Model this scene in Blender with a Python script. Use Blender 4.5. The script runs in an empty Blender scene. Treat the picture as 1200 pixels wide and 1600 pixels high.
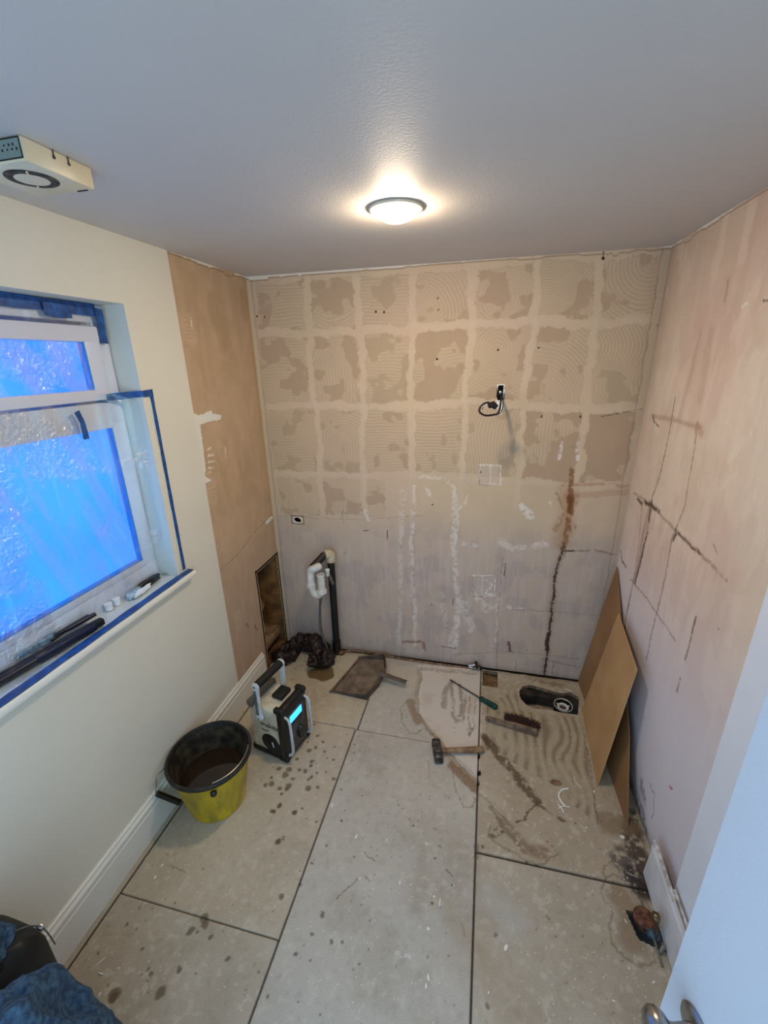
import bpy, bmesh, math, random
import numpy as np
from mathutils import Vector, Matrix, noise
random.seed(5)
PI = math.pi
SC = bpy.context.scene
COL = SC.collection

# ---------------------------------------------------------------- camera
CF, CYAW, CPITCH, CROLL = 673.70, -0.23612, -0.33836, -0.02358
CPOS = Vector((1.34435, -2.44868, 1.94665))
W, H = 2.106, 2.4            # room width, ceiling height
_f = Vector((math.sin(CYAW)*math.cos(CPITCH), math.cos(CYAW)*math.cos(CPITCH), math.sin(CPITCH)))
_r = _f.cross(Vector((0, 0, 1))).normalized(); _u = _r.cross(_f)
_c, _s = math.cos(CROLL), math.sin(CROLL)
CR = _r*_c + _u*_s; CU = _u*_c - _r*_s
cam_d = bpy.data.cameras.new('camera'); cam = bpy.data.objects.new('camera', cam_d); COL.objects.link(cam)
cam_d.sensor_width = 36; cam_d.sensor_fit = 'AUTO'; cam_d.lens = CF*36/1600; cam_d.clip_start = 0.02
cam.matrix_world = Matrix(((CR.x, CU.x, -_f.x, CPOS.x), (CR.y, CU.y, -_f.y, CPOS.y), (CR.z, CU.z, -_f.z, CPOS.z), (0, 0, 0, 1)))
SC.camera = cam

# ---------------------------------------------------------------- world, light, exposure
world = bpy.data.worlds.new('world'); SC.world = world; world.use_nodes = True
bg = world.node_tree.nodes['Background']
bg.inputs[0].default_value = (0.52, 0.76, 1.0, 1); bg.inputs[1].default_value = 0.66
LAMP_STRENGTH = 85.0
LAMP_COLOUR = (1.0, 0.80, 0.56)
WINDOW_STRENGTH = 0.42
SC.view_settings.view_transform = 'Standard'; SC.view_settings.look = 'None'
SC.view_settings.exposure = 1.58; SC.view_settings.gamma = 1.0
SC.view_settings.use_curve_mapping = False

# ---------------------------------------------------------------- helpers
def at(px, py, ax, val):
    d = CR*((px-600)/CF) - CU*((py-800)/CF) + _f
    t = (val-CPOS[ax])/d[ax]
    return CPOS + d*t
def lin(c):
    c = c/255.0
    return c/12.92 if c <= 0.04045 else ((c+0.055)/1.055)**2.4
def L3(r, g, b): return (lin(r), lin(g), lin(b))
def nodes(m):
    m.use_nodes = True
    return m.node_tree.nodes, m.node_tree.links, m.node_tree.nodes['Principled BSDF']
def mat(name, rgb, rough=0.5, metal=0.0, var=0.12, scale=30.0, bump=0.0, bscale=200.0, rgb2=None, lo=.4, hi=.65, trans=0, spec=.5, coat=0):
    m = bpy.data.materials.new(name); n, l, b = nodes(m)
    tc = n.new('ShaderNodeTexCoord'); nz = n.new('ShaderNodeTexNoise')
    nz.inputs['Scale'].default_value = scale; nz.inputs['Detail'].default_value = 6
    l.new(tc.outputs['Object'], nz.inputs['Vector'])
    r = n.new('ShaderNodeValToRGB'); l.new(nz.outputs['Fac'], r.inputs['Fac'])
    a = L3(*rgb); c2 = L3(*rgb2) if rgb2 else tuple(x*(1-var) for x in a)
    r.color_ramp.elements[0].position = lo; r.color_ramp.elements[1].position = hi
    r.color_ramp.elements[0].color = (*c2, 1); r.color_ramp.elements[1].color = (*a, 1)
    l.new(r.outputs['Color'], b.inputs['Base Color'])
    b.inputs['Roughness'].default_value = rough; b.inputs['Metallic'].default_value = metal
    b.inputs['Specular IOR Level'].default_value = spec
    b.inputs['Coat Weight'].default_value = coat
    if bump:
        n2 = n.new('ShaderNodeTexNoise'); n2.inputs['Scale'].default_value = bscale; n2.inputs['Detail'].default_value = 4
        l.new(tc.outputs['Object'], n2.inputs['Vector'])
        bp = n.new('ShaderNodeBump'); bp.inputs['Strength'].default_value = bump; bp.inputs['Distance'].default_value = 0.002
        l.new(n2.outputs['Fac'], bp.inputs['Height']); l.new(bp.outputs['Normal'], b.inputs['Normal'])
    return m
def emit(name, rgb, strength, lineargb=None, var=0):
    m = bpy.data.materials.new(name); n, l, b = nodes(m)
    c = lineargb or L3(*rgb)
    b.inputs['Base Color'].default_value = (*c, 1); b.inputs['Emission Color'].default_value = (*c, 1)
    b.inputs['Emission Strength'].default_value = strength; b.inputs['Roughness'].default_value = .3
    if var:
        tc = n.new('ShaderNodeTexCoord'); nz = n.new('ShaderNodeTexNoise'); nz.inputs['Scale'].default_value = 2.2
        l.new(tc.outputs['Object'], nz.inputs['Vector'])
        r = n.new('ShaderNodeValToRGB'); l.new(nz.outputs['Fac'], r.inputs['Fac'])
        r.color_ramp.elements[0].position = .3; r.color_ramp.elements[1].position = .7
        r.color_ramp.elements[0].color = (c[0]*.55, c[1]*.72, c[2]*.88, 1); r.color_ramp.elements[1].color = (c[0]*1.2, c[1]*1.08, c[2], 1)
        l.new(r.outputs['Color'], b.inputs['Emission Color'])
        b.inputs['Base Color'].default_value = (.02, .05, .1, 1)
    return m
def painted(name, bump=.25, bscale=260, rough=.85, speck=(.88, 1.08), sscale=420):
    """surface whose wear, stains, combed residue and light tints live in the 'Col' attribute"""
    m = bpy.data.materials.new(name); n, l, b = nodes(m)
    at_ = n.new('ShaderNodeAttribute'); at_.attribute_name = 'Col'
    tc = n.new('ShaderNodeTexCoord'); nz = n.new('ShaderNodeTexNoise'); nz.inputs['Scale'].default_value = sscale; nz.inputs['Detail'].default_value = 5
    l.new(tc.outputs['Object'], nz.inputs['Vector'])
    mr = n.new('ShaderNodeMapRange'); mr.inputs['From Min'].default_value = .3; mr.inputs['From Max'].default_value = .7
    mr.inputs['To Min'].default_value = speck[0]; mr.inputs['To Max'].default_value = speck[1]
    l.new(nz.outputs['Fac'], mr.inputs['Value'])
    vm = n.new('ShaderNodeVectorMath'); vm.operation = 'SCALE'
    l.new(at_.outputs['Color'], vm.inputs[0]); l.new(mr.outputs[0], vm.inputs['Scale'])
    l.new(vm.outputs[0], b.inputs['Base Color'])
    rr = n.new('ShaderNodeMapRange'); rr.inputs['To Min'].default_value = rough; rr.inputs['To Max'].default_value = .28
    l.new(at_.outputs['Alpha'], rr.inputs['Value']); l.new(rr.outputs[0], b.inputs['Roughness'])
    bp = n.new('ShaderNodeBump'); bp.inputs['Strength'].default_value = bump; bp.inputs['Distance'].default_value = .0015
    n2 = n.new('ShaderNodeTexNoise'); n2.inputs['Scale'].default_value = bscale; n2.inputs['Detail'].default_value = 4
    l.new(tc.outputs['Object'], n2.inputs['Vector'])
    l.new(n2.outputs['Fac'], bp.inputs['Height']); l.new(bp.outputs['Normal'], b.inputs['Normal'])
    b.inputs['Specular IOR Level'].default_value = .3
    return m

class MB:
    def __init__(s): s.bm = bmesh.new()
    def _xf(s, vs, M):
        if M is not None: bmesh.ops.transform(s.bm, matrix=M, verts=vs)
    def box(s, c, d, rot=(0, 0, 0), bev=0, seg=2, M=None):
        r = bmesh.ops.create_cube(s.bm, size=1); vs = r['verts']
        bmesh.ops.scale(s.bm, vec=d, verts=vs)
        if bev:
            es = list({e for v in vs for e in v.link_edges})
            r2 = bmesh.ops.bevel(s.bm, geom=es, offset=bev, segments=seg, affect='EDGES', profile=.5)
            vs = list({v for f in r2['faces'] for v in f.verts} | {v for v in vs if v.is_valid})
        T = Matrix.Translation(c) @ (Matrix.Rotation(rot[2], 4, 'Z') @ Matrix.Rotation(rot[1], 4, 'Y') @ Matrix.Rotation(rot[0], 4, 'X'))
        s._xf(vs, (M @ T) if M is not None else T); return s
    def tube(s, pts, rad, seg=14, caps=True, M=None, closed=False):
        pts = [Vector(p) for p in pts]; n = len(pts)
        rads = rad if isinstance(rad, (list, tuple)) else [rad]*n
        prev = None; rings = []
        for i, p in enumerate(pts):
            if closed: t = pts[(i+1) % n]-pts[i-1]
            else: t = (pts[min(i+1, n-1)]-pts[max(i-1, 0)])
            t.normalize()
            if prev is None:
                a = Vector((0, 0, 1)) if abs(t.z) < .9 else Vector((1, 0, 0))
                x = t.cross(a).normalized()
            else:
                x = (prev - t*prev.dot(t)).normalized()
            prev = x; y = t.cross(x)
            rings.append([s.bm.verts.new(p + (x*math.cos(2*PI*k/seg)+y*math.sin(2*PI*k/seg))*rads[i]) for k in range(seg)])
        rr = range(n if closed else n-1)
        for i in rr:
            a, b = rings[i], rings[(i+1) % n]
            for k in range(seg): s.bm.faces.new((a[k], a[(k+1) % seg], b[(k+1) % seg], b[k]))
        if caps and not closed:
            s.bm.faces.new(rings[0][::-1]); s.bm.faces.new(rings[-1])
        s._xf([v for r in rings for v in r], M); return s
    def lathe(s, prof, c=(0, 0, 0), seg=40, M=None, close=False):
        rings = []
        for r, z in prof:
            if r < 1e-6: rings.append([s.bm.verts.new((c[0], c[1], c[2]+z))])
            else: rings.append([s.bm.verts.new((c[0]+r*math.cos(2*PI*k/seg), c[1]+r*math.sin(2*PI*k/seg), c[2]+z)) for k in range(seg)])
        for a, b in zip(rings, rings[1:]):
            if len(a) == 1 and len(b) == 1: continue
            for k in range(seg):
                k2 = (k+1) % seg
                if len(a) == 1: s.bm.faces.new((a[0], b[k2], b[k]))
                elif len(b) == 1: s.bm.faces.new((a[k], a[k2], b[0]))
                else: s.bm.faces.new((a[k], a[k2], b[k2], b[k]))
        s._xf([v for r in rings for v in r], M); return s
    def prism(s, poly, ext, M=None):
        """closed polygon of 3D points pushed along the vector ext"""
        ext = Vector(ext); a = [s.bm.verts.new(Vector(p)) for p in poly]; b = [s.bm.verts.new(Vector(p)+ext) for p in poly]
        n = len(a); s.bm.faces.new(a[::-1]); s.bm.faces.new(b)
        for i in range(n): s.bm.faces.new((a[i], a[(i+1) % n], b[(i+1) % n], b[i]))
        s._xf(a+b, M); return s
    def sph(s, c, d, u=20, v=12, M=None):
        r = bmesh.ops.create_uvsphere(s.bm, u_segments=u, v_segments=v, radius=1)
        T = Matrix.Translation(c) @ Matrix.Diagonal((*d, 1))
        s._xf(r['verts'], (M @ T) if M is not None else T); return s
    def build(s, name, m, parent=None, smooth=True, bevel=0):
        bmesh.ops.recalc_face_normals(s.bm, faces=s.bm.faces)
        me = bpy.data.meshes.new(name); s.bm.to_mesh(me); s.bm.free()
        me.materials.append(m)
        if smooth:
            for p in me.polygons: p.use_smooth = True
            try: me.set_sharp_from_angle(angle=math.radians(38))
            except Exception: pass
        o = bpy.data.objects.new(name, me); COL.objects.link(o)
        if parent: o.parent = parent
        if bevel:
            md = o.modifiers.new('bevel', 'BEVEL'); md.width = bevel; md.segments = 2; md.limit_method = 'ANGLE'
        return o
def tag(o, label, cat, group=None, kind=None):
    o['label'] = label; o['category'] = cat
    if group: o['group'] = group
    if kind: o['kind'] = kind
    return o
def thing(name, label, cat, loc=(0, 0, 0), rz=0, group=None):
    o = bpy.data.objects.new(name, None); o.empty_display_size = .05
    COL.objects.link(o); o.location = loc; o.rotation_euler = (0, 0, rz)
    return tag(o, label, cat, group)
def struct(o): o['kind'] = 'structure'; return o
def text(name, s, size, m, parent, M, ext=.0006):
    cu = bpy.data.curves.new(name, 'FONT'); cu.body = s; cu.size = size; cu.extrude = ext; cu.align_x = 'CENTER'; cu.align_y = 'CENTER'
    o = bpy.data.objects.new(name, cu); COL.objects.link(o)
    dg = bpy.context.evaluated_depsgraph_get()
    me = bpy.data.meshes.new_from_object(o.evaluated_get(dg)); bpy.data.objects.remove(o)
    me.transform(M); me.materials.clear(); me.materials.append(m)
    o = bpy.data.objects.new(name, me); COL.objects.link(o); o.parent = parent
    return o

# ---------------------------------------------------------------- surface painting (numpy)
def vnoise(U, V, sc, seed):
    rs = np.random.RandomState(seed); g = rs.rand(256, 256)
    x = U*sc+seed*3.7; y = V*sc+seed*1.3
    xi = np.floor(x).astype(int); yi = np.floor(y).astype(int); fx = x-xi; fy = y-yi
    fx = fx*fx*(3-2*fx); fy = fy*fy*(3-2*fy)
    a = g[xi % 256, yi % 256]; b = g[(xi+1) % 256, yi % 256]; c = g[xi % 256, (yi+1) % 256]; d = g[(xi+1) % 256, (yi+1) % 256]
    return (a*(1-fx)+b*fx)*(1-fy)+(c*(1-fx)+d*fx)*fy
def fbm(U, V, sc, seed, o=4):
    t = 0; am = .5; tot = 0
    for i in range(o):
        t = t+am*vnoise(U, V, sc*2**i, seed+i*17); tot += am; am *= .5
    return t/tot
def sst(x, a, b):
    t = np.clip((x-a)/(b-a), 0, 1); return t*t*(3-2*t)
class Paint:
    def __init__(s, U, V, ax, val, iu, iv):
        s.U, s.V = U, V; s.ax, s.val, s.iu, s.iv = ax, val, iu, iv
        s.C = np.zeros(U.shape+(4,)); s.D = np.zeros(U.shape)
        s.wx = (fbm(U, V, 18, 91, 3)-.5)*.03; s.wy = (fbm(U, V, 18, 77, 3)-.5)*.03
        s.fx = (fbm(U, V, 90, 31, 3)-.5)*.012; s.fy = (fbm(U, V, 90, 37, 3)-.5)*.012
    def base(s, rgb): s.C[..., :3] = L3(*rgb)
    def mix(s, m, rgb, wet=None):
        m = np.clip(m, 0, 1); c = np.array(L3(*rgb))
        s.C[..., :3] += (c-s.C[..., :3])*m[..., None]
        if wet is not None: s.C[..., 3] += (wet-s.C[..., 3])*m
    def mul(s, m, k): s.C[..., :3] *= (1-np.clip(m, 0, 1)*(1-k))[..., None] if np.isscalar(k) else (1-np.clip(m, 0, 1)[..., None]*(1-np.array(k)))
    def w(s, p):
        q = at(p[0], p[1], s.ax, s.val); return (q[s.iu], q[s.iv])
    def dist(s, pts, warp=1., px=True, fine=1.):
        P = [s.w(p) for p in pts] if px else pts
        U = s.U+s.wx*warp+s.fx*fine; V = s.V+s.wy*warp+s.fy*fine
        D = np.full(s.U.shape, 9.)
        for (x0, y0), (x1, y1) in zip(P, P[1:] if len(P) > 1 else P):
            dx, dy = x1-x0, y1-y0; l2 = dx*dx+dy*dy+1e-12
            t = np.clip(((U-x0)*dx+(V-y0)*dy)/l2, 0, 1)
            D = np.minimum(D, np.hypot(U-x0-t*dx, V-y0-t*dy))
        return D
    def stroke(s, pts, wd, rgb, a=1., warp=.4, soft=.5, br=0., wet=None, disp=0, px=True, fine=1.):
        D = s.dist(pts, warp, px, fine); m = 1-sst(D, wd*(1-soft), wd*(1+soft*.3))
        if br: m = m*sst(fbm(s.U, s.V, 55, int(wd*1e4)+len(pts)*7+int(pts[0][0]*10) % 97, 4), br-.12, br+.12)
        s.mix(m*a, rgb, wet)
        if disp: s.D += m*disp
        return m
    def poly(s, pts, px=True, warp=1., soft=.003):
        P = [s.w(p) for p in pts] if px else pts
        U = s.U+s.wx*warp+s.fx*min(warp, 1); V = s.V+s.wy*warp+s.fy*min(warp, 1); ins = np.zeros(U.shape, bool); n = len(P)
        for i in range(n):
            x0, y0 = P[i]; x1, y1 = P[(i+1) % n]
            if y0 == y1: continue
            c = ((V < y0) != (V < y1)) & (U < (x1-x0)*(V-y0)/(y1-y0)+x0); ins ^= c
        return ins.astype(float)
def axisvals(a, b, step, extra=()):
    v = list(np.linspace(a, b, int(round((b-a)/step))+1))
    for e in extra:
        i = int(np.argmin([abs(x-e) for x in v])); v[i] = e
    return np.array(sorted(set(v)))
def surface(name, P, pos, m, keep=None, parent=None):
    """one mesh from a painted height field"""
    nu, nv = P.U.shape; co = pos(P).reshape(-1, 3).astype(np.float32)
    idx = np.arange(nu*nv).reshape(nu, nv)
    q = np.stack([idx[:-1, :-1], idx[1:, :-1], idx[1:, 1:], idx[:-1, 1:]], -1)
    if keep is not None: q = q[keep]
    q = q.reshape(-1, 4).astype(np.int32)
    me = bpy.data.meshes.new(name); me.vertices.add(len(co)); me.vertices.foreach_set('co', co.ravel())
    me.loops.add(q.size); me.loops.foreach_set('vertex_index', q.ravel())
    me.polygons.add(len(q)); me.polygons.foreach_set('loop_start', np.arange(0, q.size, 4, dtype=np.int32))
    me.polygons.foreach_set('use_smooth', np.ones(len(q), bool))
    me.update(calc_edges=True); me.validate()
    ca = me.color_attributes.new('Col', 'FLOAT_COLOR', 'POINT')
    ca.data.foreach_set('color', np.clip(P.C, 0, 1).reshape(-1).astype(np.float32))
    me.materials.append(m)
    o = bpy.data.objects.new(name, me); COL.objects.link(o)
    if parent: o.parent = parent
    return o

# ================================================================= MATERIALS
M_plaster = painted('bare_plaster', bump=.22, bscale=230, sscale=180, speck=(.95, 1.04))
M_floor = painted('cement_board', bump=.2, bscale=400, sscale=300, speck=(.84, 1.1))
M_white = mat('painted_wall', (222, 217, 201), .6, var=.03, scale=3, bump=.35, bscale=160)
M_ceil = mat('ceiling_paint', (206, 199, 192), .6, var=.03, scale=2, bump=.3, bscale=130)
M_trim = mat('white_gloss', (226, 224, 214), .35, var=.04, scale=8, bump=.1, bscale=60)
M_upvc = mat('upvc', (212, 214, 226), .3, var=.02, scale=4)
M_cool = mat('white_satin', (206, 216, 228), .45, var=.03, scale=4, bump=.3, bscale=220)
M_black = mat('black_plastic', (22, 21, 20), .4, var=.4, scale=60)
M_blackr = mat('black_rubber', (16, 15, 14), .6, var=.4, scale=90)
M_steel = mat('steel', (170, 170, 168), .28, 1., var=.2, scale=80)
M_dirtsteel = mat('worn_steel', (110, 108, 106), .5, .8, rgb2=(58, 55, 52), scale=60, bump=.3)
M_tape = mat('blue_tape', (20, 88, 158), .5, rgb2=(12, 60, 116), scale=45, bump=.4, bscale=60)
M_void = mat('void_timber', (62, 48, 36), .9, rgb2=(26, 20, 15), scale=14)

# ================================================================= STRUCTURE
def grid(ua, ub, va, vb, step, ax, val, iu, iv, eu=(), ev=()):
    us = axisvals(ua, ub, step, eu); vs = axisvals(va, vb, step, ev)
    U, V = np.meshgrid(us, vs, indexing='ij'); return Paint(U, V, ax, val, iu, iv)

def top_edge(P, dark=(92, 74, 60)):
    """ragged strip of ceiling paint left along the wall head and the crack below it"""
    n = fbm(P.U, P.V*0, 9, 5, 4)
    n2 = fbm(P.U, P.V*0, 3, 9, 3); e = H-.003-.006*sst(n, .45, .6)-.010*sst(n, .66, .70); m = (P.V > e).astype(float)*sst(n2, .36, .40)
    P.mix((1-sst(np.abs(P.V-e+.004), .0, .005))*.6, dark)
    P.mix(m, (225, 216, 200)); P.D += m*.0012

# ---- back wall
def back_wall():
    P = grid(0, W, 0, H, .0032, 1, 0, 0, 2); U, V = P.U, P.V
    P.base((208, 184, 153))
    big = fbm(U, V, 2.3, 3, 4); mid = fbm(U, V, 9, 8, 4); fine = fbm(U, V, 40, 21, 4)
    P.mix(sst(big, .42, .68)*.4, (206, 176, 156)); P.mix(sst(1-big, .45, .7)*.45, (192, 172, 144))
    P.mul(sst(mid, .5, .75)*.6, .93)
    low = sst(-V, -1.15, -.75)
    P.mix(low*.55, (186, 168, 160)); P.mix(low*sst(mid, .45, .62)*.5, (172, 156, 149))  # lower plaster greyed to paint in the cool light on it
    # vertical brushy streaks of the lower part
    st = fbm(U*1.0, V*.12, 60, 12, 3); P.mix(low*sst(st, .5, .7)*.35, (204, 190, 182))
    xs = [0.02, .348, .638, .927, 1.232, 1.54, 1.832, 2.09]; zs = [2.385, 2.105, 1.705, 1.292, .99]
    kinds = [['h', 'hc', 'h', 'q', 'f', 'a3', 'a4'], ['h', 'av', 'h', 'f2', 'c', 'a', 's'], ['h', 'av', 'h', 'h', 'va', 'fd', 'fd'], ['va', 'av', 'h', 'n', 'n', 'n', 'n']]
    w2 = (fbm(U, V, 3.2, 141, 3)-.5)*.06; w3 = (fbm(U, V, 3.2, 143, 3)-.5)*.06
    wu = U+P.wx*1.3+P.fx*1.2+w2; wv = V+P.wy*1.3+P.fy*1.2+w3
    fade = sst(fbm(U, V, 4.5, 171, 3), .30, .58)
    for j in range(4):
        for i in range(7):
            k = kinds[j][i]
            if k == 'n': continue
            x0, x1, z1, z0 = xs[i]+.021, xs[i+1]-.021, zs[j]-.023, zs[j+1]+.025
            if j == 3 and i == 2: x1 = x0+.11
            inside = sst(np.minimum(np.minimum(wu-x0, x1-wu), np.minimum(wv-z0, z1-wv)), -.002, .004)
            rs = random.Random(j*10+i+3)
            uc, vc = (x0+x1)/2, (z0+z1)/2
            w = (fbm(U, V, 4, 40+j*7+i, 3)-.5)*.11+P.fx*.25
            def arc(cx, cz, e=1.): return np.hypot(U-cx, (V-cz)*e)+w*.35
            if k == 'h': f = V+w*.5-.12*(U-uc)**2
            elif k == 'hc': f = V-.15*(U-uc)-1.3*(U-uc)**2+w
            elif k == 'q': f = np.where((U-x0)+(V-vc)*.7 > .09, arc(x0+.0, z0+.02), (U*.6-V*.8)+w*.3)
            elif k == 'f' or k == 'f2': f = V+w*.6 if k == 'f2' else arc(x0+.12, z0+.1)
            elif k == 'c': f = arc(uc-.02, vc+.07, .9)
            elif k == 'a': f = arc(x0-.02, z0-.05)
            elif k == 'a3': f = arc(x0+.02, z1+.03, 1.3)
            elif k == 'a4': f = arc(x1-.03, z1-.02)
            elif k == 's': f = U+.035*np.sin((V-z0)*19)+w*.3
            elif k == 'va': f = U-.7*(V-vc)**2*1.2+w*.4
            elif k == 'av': f = np.where(V > vc, arc(uc+.03, vc-.01), U+w*.4)
            else: f = U+w*.3
            rn = fbm(U, V, 11, 100+j*13+i*5, 3)
            thr = {'f': .62, 'f2': .56, 'fd': .66, 'h': .43, 'q': .40, 'c': .42}.get(k, .43)
            rm = inside*sst(rn, thr-.04, thr+.05)*(.35+.65*fade)
            flat = inside*(1-sst(rn, thr-.05, thr+.01))
            s = .5+.5*np.sin(2*PI*f/.0175)
            amp = .55+.45*fbm(U, V, 7, 61+i, 2)
            P.mix(inside*(.38 if z1 > 1.3 else .25), (182, 156, 126))
            P.mix(flat*(.46 if k != 'fd' else .5), (164, 134, 108) if rs.random() < .6 else (166, 144, 114))
            P.mix(rm*(1-s)*.24*amp, (158, 130, 104)); P.mix(rm*sst(s, .5, 1.)*.20*amp, (226, 204, 176))
            P.D += rm*s*.0013*amp - flat*.0006
            edge = inside*(1-inside)*4
            P.mix(edge*.25, (158, 132, 112))
    # pale filler bands between the old tiles
    for i, x in enumerate(xs[1:-1]):
        m = (1-sst(np.abs(wu-x), .006, .02))*sst(V, 1.0, 1.05); m = m*sst(mid, .3, .6); P.mix(m*.26, (220, 198, 176)); P.D += m*.0004
    for z in zs[1:4]:
        m = (1-sst(np.abs(wv-z), .006, .024)); m = m*sst(mid, .3, .6); P.mix(m*.24, (218, 196, 176)); P.D += m*.0003
    # streaks of white skim, lower half
    for pts, wd, a in [([(630, 765), (626, 860), (624, 1005)], .018, .35), ([(648, 760), (642, 860), (650, 1008)], .014, .45),
                       ([(712, 770), (708, 860), (716, 940), (712, 1015)], .02, .5), ([(738, 985), (720, 935), (705, 1010)], .03, .4),
                       ([(655, 745), (700, 750), (712, 765)], .012, .5), ([(730, 775), (716, 800), (712, 850)], .010, .55),
                       ([(780, 845), (800, 858), (855, 852)], .020, .42), ([(724, 850), (745, 852)], .016, .5),
                       ([(818, 792), (828, 808)], .024, .75), ([(858, 786), (862, 792)], .010, .7), ([(668, 765), (672, 772)], .014, .6),
                       ([(905, 692), (903, 718)], .011, .8), ([(878, 692), (874, 718)], .009, .7), ([(742, 930), (760, 952), (775, 945)], .028, .5),
                       ([(792, 948), (820, 952)], .01, .5), ([(780, 935), (776, 980), (770, 1015)], .012, .45), ([(690, 930), (700, 1000)], .02, .3),
                       ([(570, 800), (576, 812)], .014, .5), ([(835, 852), (850, 850)], .02, .4)]:
        P.stroke(pts, wd, (232, 222, 212), a, warp=.9, br=.45, disp=.0008)
    # tile joints, lower right
    for pts, wd, a, c in [([(786, 870), (780, 940), (777, 1010), (776, 1045)], .0035, .5, (120, 92, 72)), ([(800, 952), (862, 955), (935, 962)], .004, .35, (126, 100, 84)),
                       ([(715, 1022), (800, 1018), (905, 1030)], .003, .45, (120, 92, 80)), ([(690, 900), (700, 1010)], .003, .2, (120, 92, 80)),
                       ([(806, 1030), (806, 1050)], .003, .5, (110, 84, 70)), ([(864, 1035), (862, 1058)], .003, .6, (100, 70, 56)),
                       ([(845, 1030), (905, 1042)], .006, .4, (110, 80, 66)), ([(430, 806), (560, 812), (660, 806)], .003, .4, (140, 112, 94)),
                       ([(648, 810), (648, 850), (642, 1000)], .0025, .25, (140, 112, 100)), ([(535, 800), (536, 818)], .0025, .6, (110, 84, 68)),
                       ([(810, 870), (808, 945)], .002, .3, (130, 105, 90)), ([(720, 560), (722, 620)], .002, .2, (140, 112, 94))]:
        P.stroke(pts, wd, c, a, warp=.5, br=.35)
    # rust and damp stain down the joint
    P.stroke([(880, 758), (940, 756), (990, 760)], .009, (166, 120, 92), .5, br=.38)
    P.stroke([(885, 775), (930, 772), (985, 768)], .022, (176, 132, 108), .42)
    P.stroke([(888, 765), (884, 800), (880, 850)], .06, (160, 112, 72), .5, warp=1.6, soft=1.); P.stroke([(868, 772), (880, 800), (868, 830)], .012, (150, 104, 66), .5, warp=1.6, br=.5); P.stroke([(900, 775), (896, 830)], .014, (150, 100, 60), .45, warp=1.8, br=.5)
    P.stroke([(893, 735), (891, 775), (888, 800), (885, 840), (880, 858)], .018, (126, 78, 34), .75, warp=.8, br=.42)
    P.stroke([(890, 780), (892, 800)], .022, (112, 64, 22), .75, warp=.8)
    P.stroke([(880, 862), (896, 861)], .006, (50, 34, 24), .9)
    P.stroke([(880, 850), (880, 866)], .02, (58, 40, 26), .8, warp=1., br=.42)
    P.stroke([(878, 862), (869, 890), (865, 930), (862, 960), (856, 1000), (851, 1055)], .028, (150, 122, 102), .5, warp=.6, soft=.9)
    P.stroke([(878, 862), (869, 890), (865, 930), (862, 960), (856, 1000), (851, 1055)], .0085, (66, 44, 30), .95, warp=.5, br=.3)
    P.stroke([(855, 990), (853, 1015)], .014, (56, 38, 28), .9, warp=.6)
    P.stroke([(898, 862), (930, 860), (965, 868)], .007, (120, 92, 74), .6, br=.4)
    P.stroke([(893, 700), (905, 690), (908, 655), (905, 640)], .003, (120, 86, 62), .5, br=.4)
    P.stroke([(940, 650), (1003, 640)], .004, (96, 70, 52), .7, br=.4)
    P.stroke([(630, 1003), (660, 1002), (664, 1016)], .013, (142, 98, 80), .75, warp=.5, br=.4)
    P.stroke([(797, 1017), (795, 1004)], .010, (104, 72, 62), .85)
    # old back boxes filled with plaster, pale ragged outlines
    for a, b, c, d, mid_ in [(749, 727, 782, 757, 766), (739, 899, 773, 931, 753)]:
        m = P.poly([(a, b), (c, b), (c, d), (a, d)], warp=.25); P.mix(m*.4, (196, 180, 168)); P.D += m*.0006
        P.stroke([(a, b), (c, b), (c, d), (a, d), (a, b)], .0035, (236, 226, 214), .8, warp=.3, br=.36, disp=.001)
        P.stroke([(mid_, b), (mid_, d)], .003, (232, 222, 210), .8, warp=.3, disp=.001)
        P.stroke([(a, b+1), (a, d), (mid_, d+1)], .002, (96, 76, 62), .8, warp=.2)
    P.stroke([(760, 905), (768, 915), (758, 926), (770, 928)], .008, (236, 228, 220), .7, warp=1., br=.4, disp=.001)
    # drill holes and chips
    for x, y, r in [(401, 494, .006), (413, 495, .005), (587, 487, .006), (600, 488, .006), (684, 466, .004), (685, 484, .004), (683, 561, .006), (778, 547, .0055), (842, 543, .0045),
                    (943, 403, .008), (907, 651, .005), (846, 652, .004), (676, 789, .005), (824, 1016, .004), (674, 945, .004), (847, 650, .003), (751, 738, .0035), (705, 775, .003), (540, 860, .003), (539, 865, .003), (462, 870, .002), (420, 780, .007), (1028, 508, .004)]:
        P.stroke([(x, y), (x, y+.1)], r, (34, 22, 15), 1, warp=.1, soft=.25, disp=-.006, fine=.3)
    for a, b in [((568, 829), (576, 829)), ((605, 828), (605, 842)), ((708, 935), (707, 945)), ((790, 880), (788, 900)), ((943, 393), (942, 405)), ((690, 1010), (712, 1013))]:
        P.stroke([a, b], .0032, (60, 42, 32), .85, warp=.1, fine=.3)
    # inner corners
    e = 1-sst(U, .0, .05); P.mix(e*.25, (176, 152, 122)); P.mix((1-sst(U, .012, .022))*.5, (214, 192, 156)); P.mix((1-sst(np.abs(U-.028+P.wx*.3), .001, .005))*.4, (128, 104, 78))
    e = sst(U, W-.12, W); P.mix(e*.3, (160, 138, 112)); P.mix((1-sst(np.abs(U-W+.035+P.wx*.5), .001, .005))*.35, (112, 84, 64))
    # darker line along the floor
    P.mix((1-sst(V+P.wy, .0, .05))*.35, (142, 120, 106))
    top_edge(P)
    hole = (np.abs(U-1.408) < .013) & (np.abs(V-1.77) < .036)
    hm = P.poly([(1.389, 1.815), (1.428, 1.815), (1.428, 1.725), (1.424, 1.66), (1.408, 1.655), (1.389, 1.73)], px=False, warp=.3)
    P.mix(hm, (240, 234, 226)); P.D += hm*.0006
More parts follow.
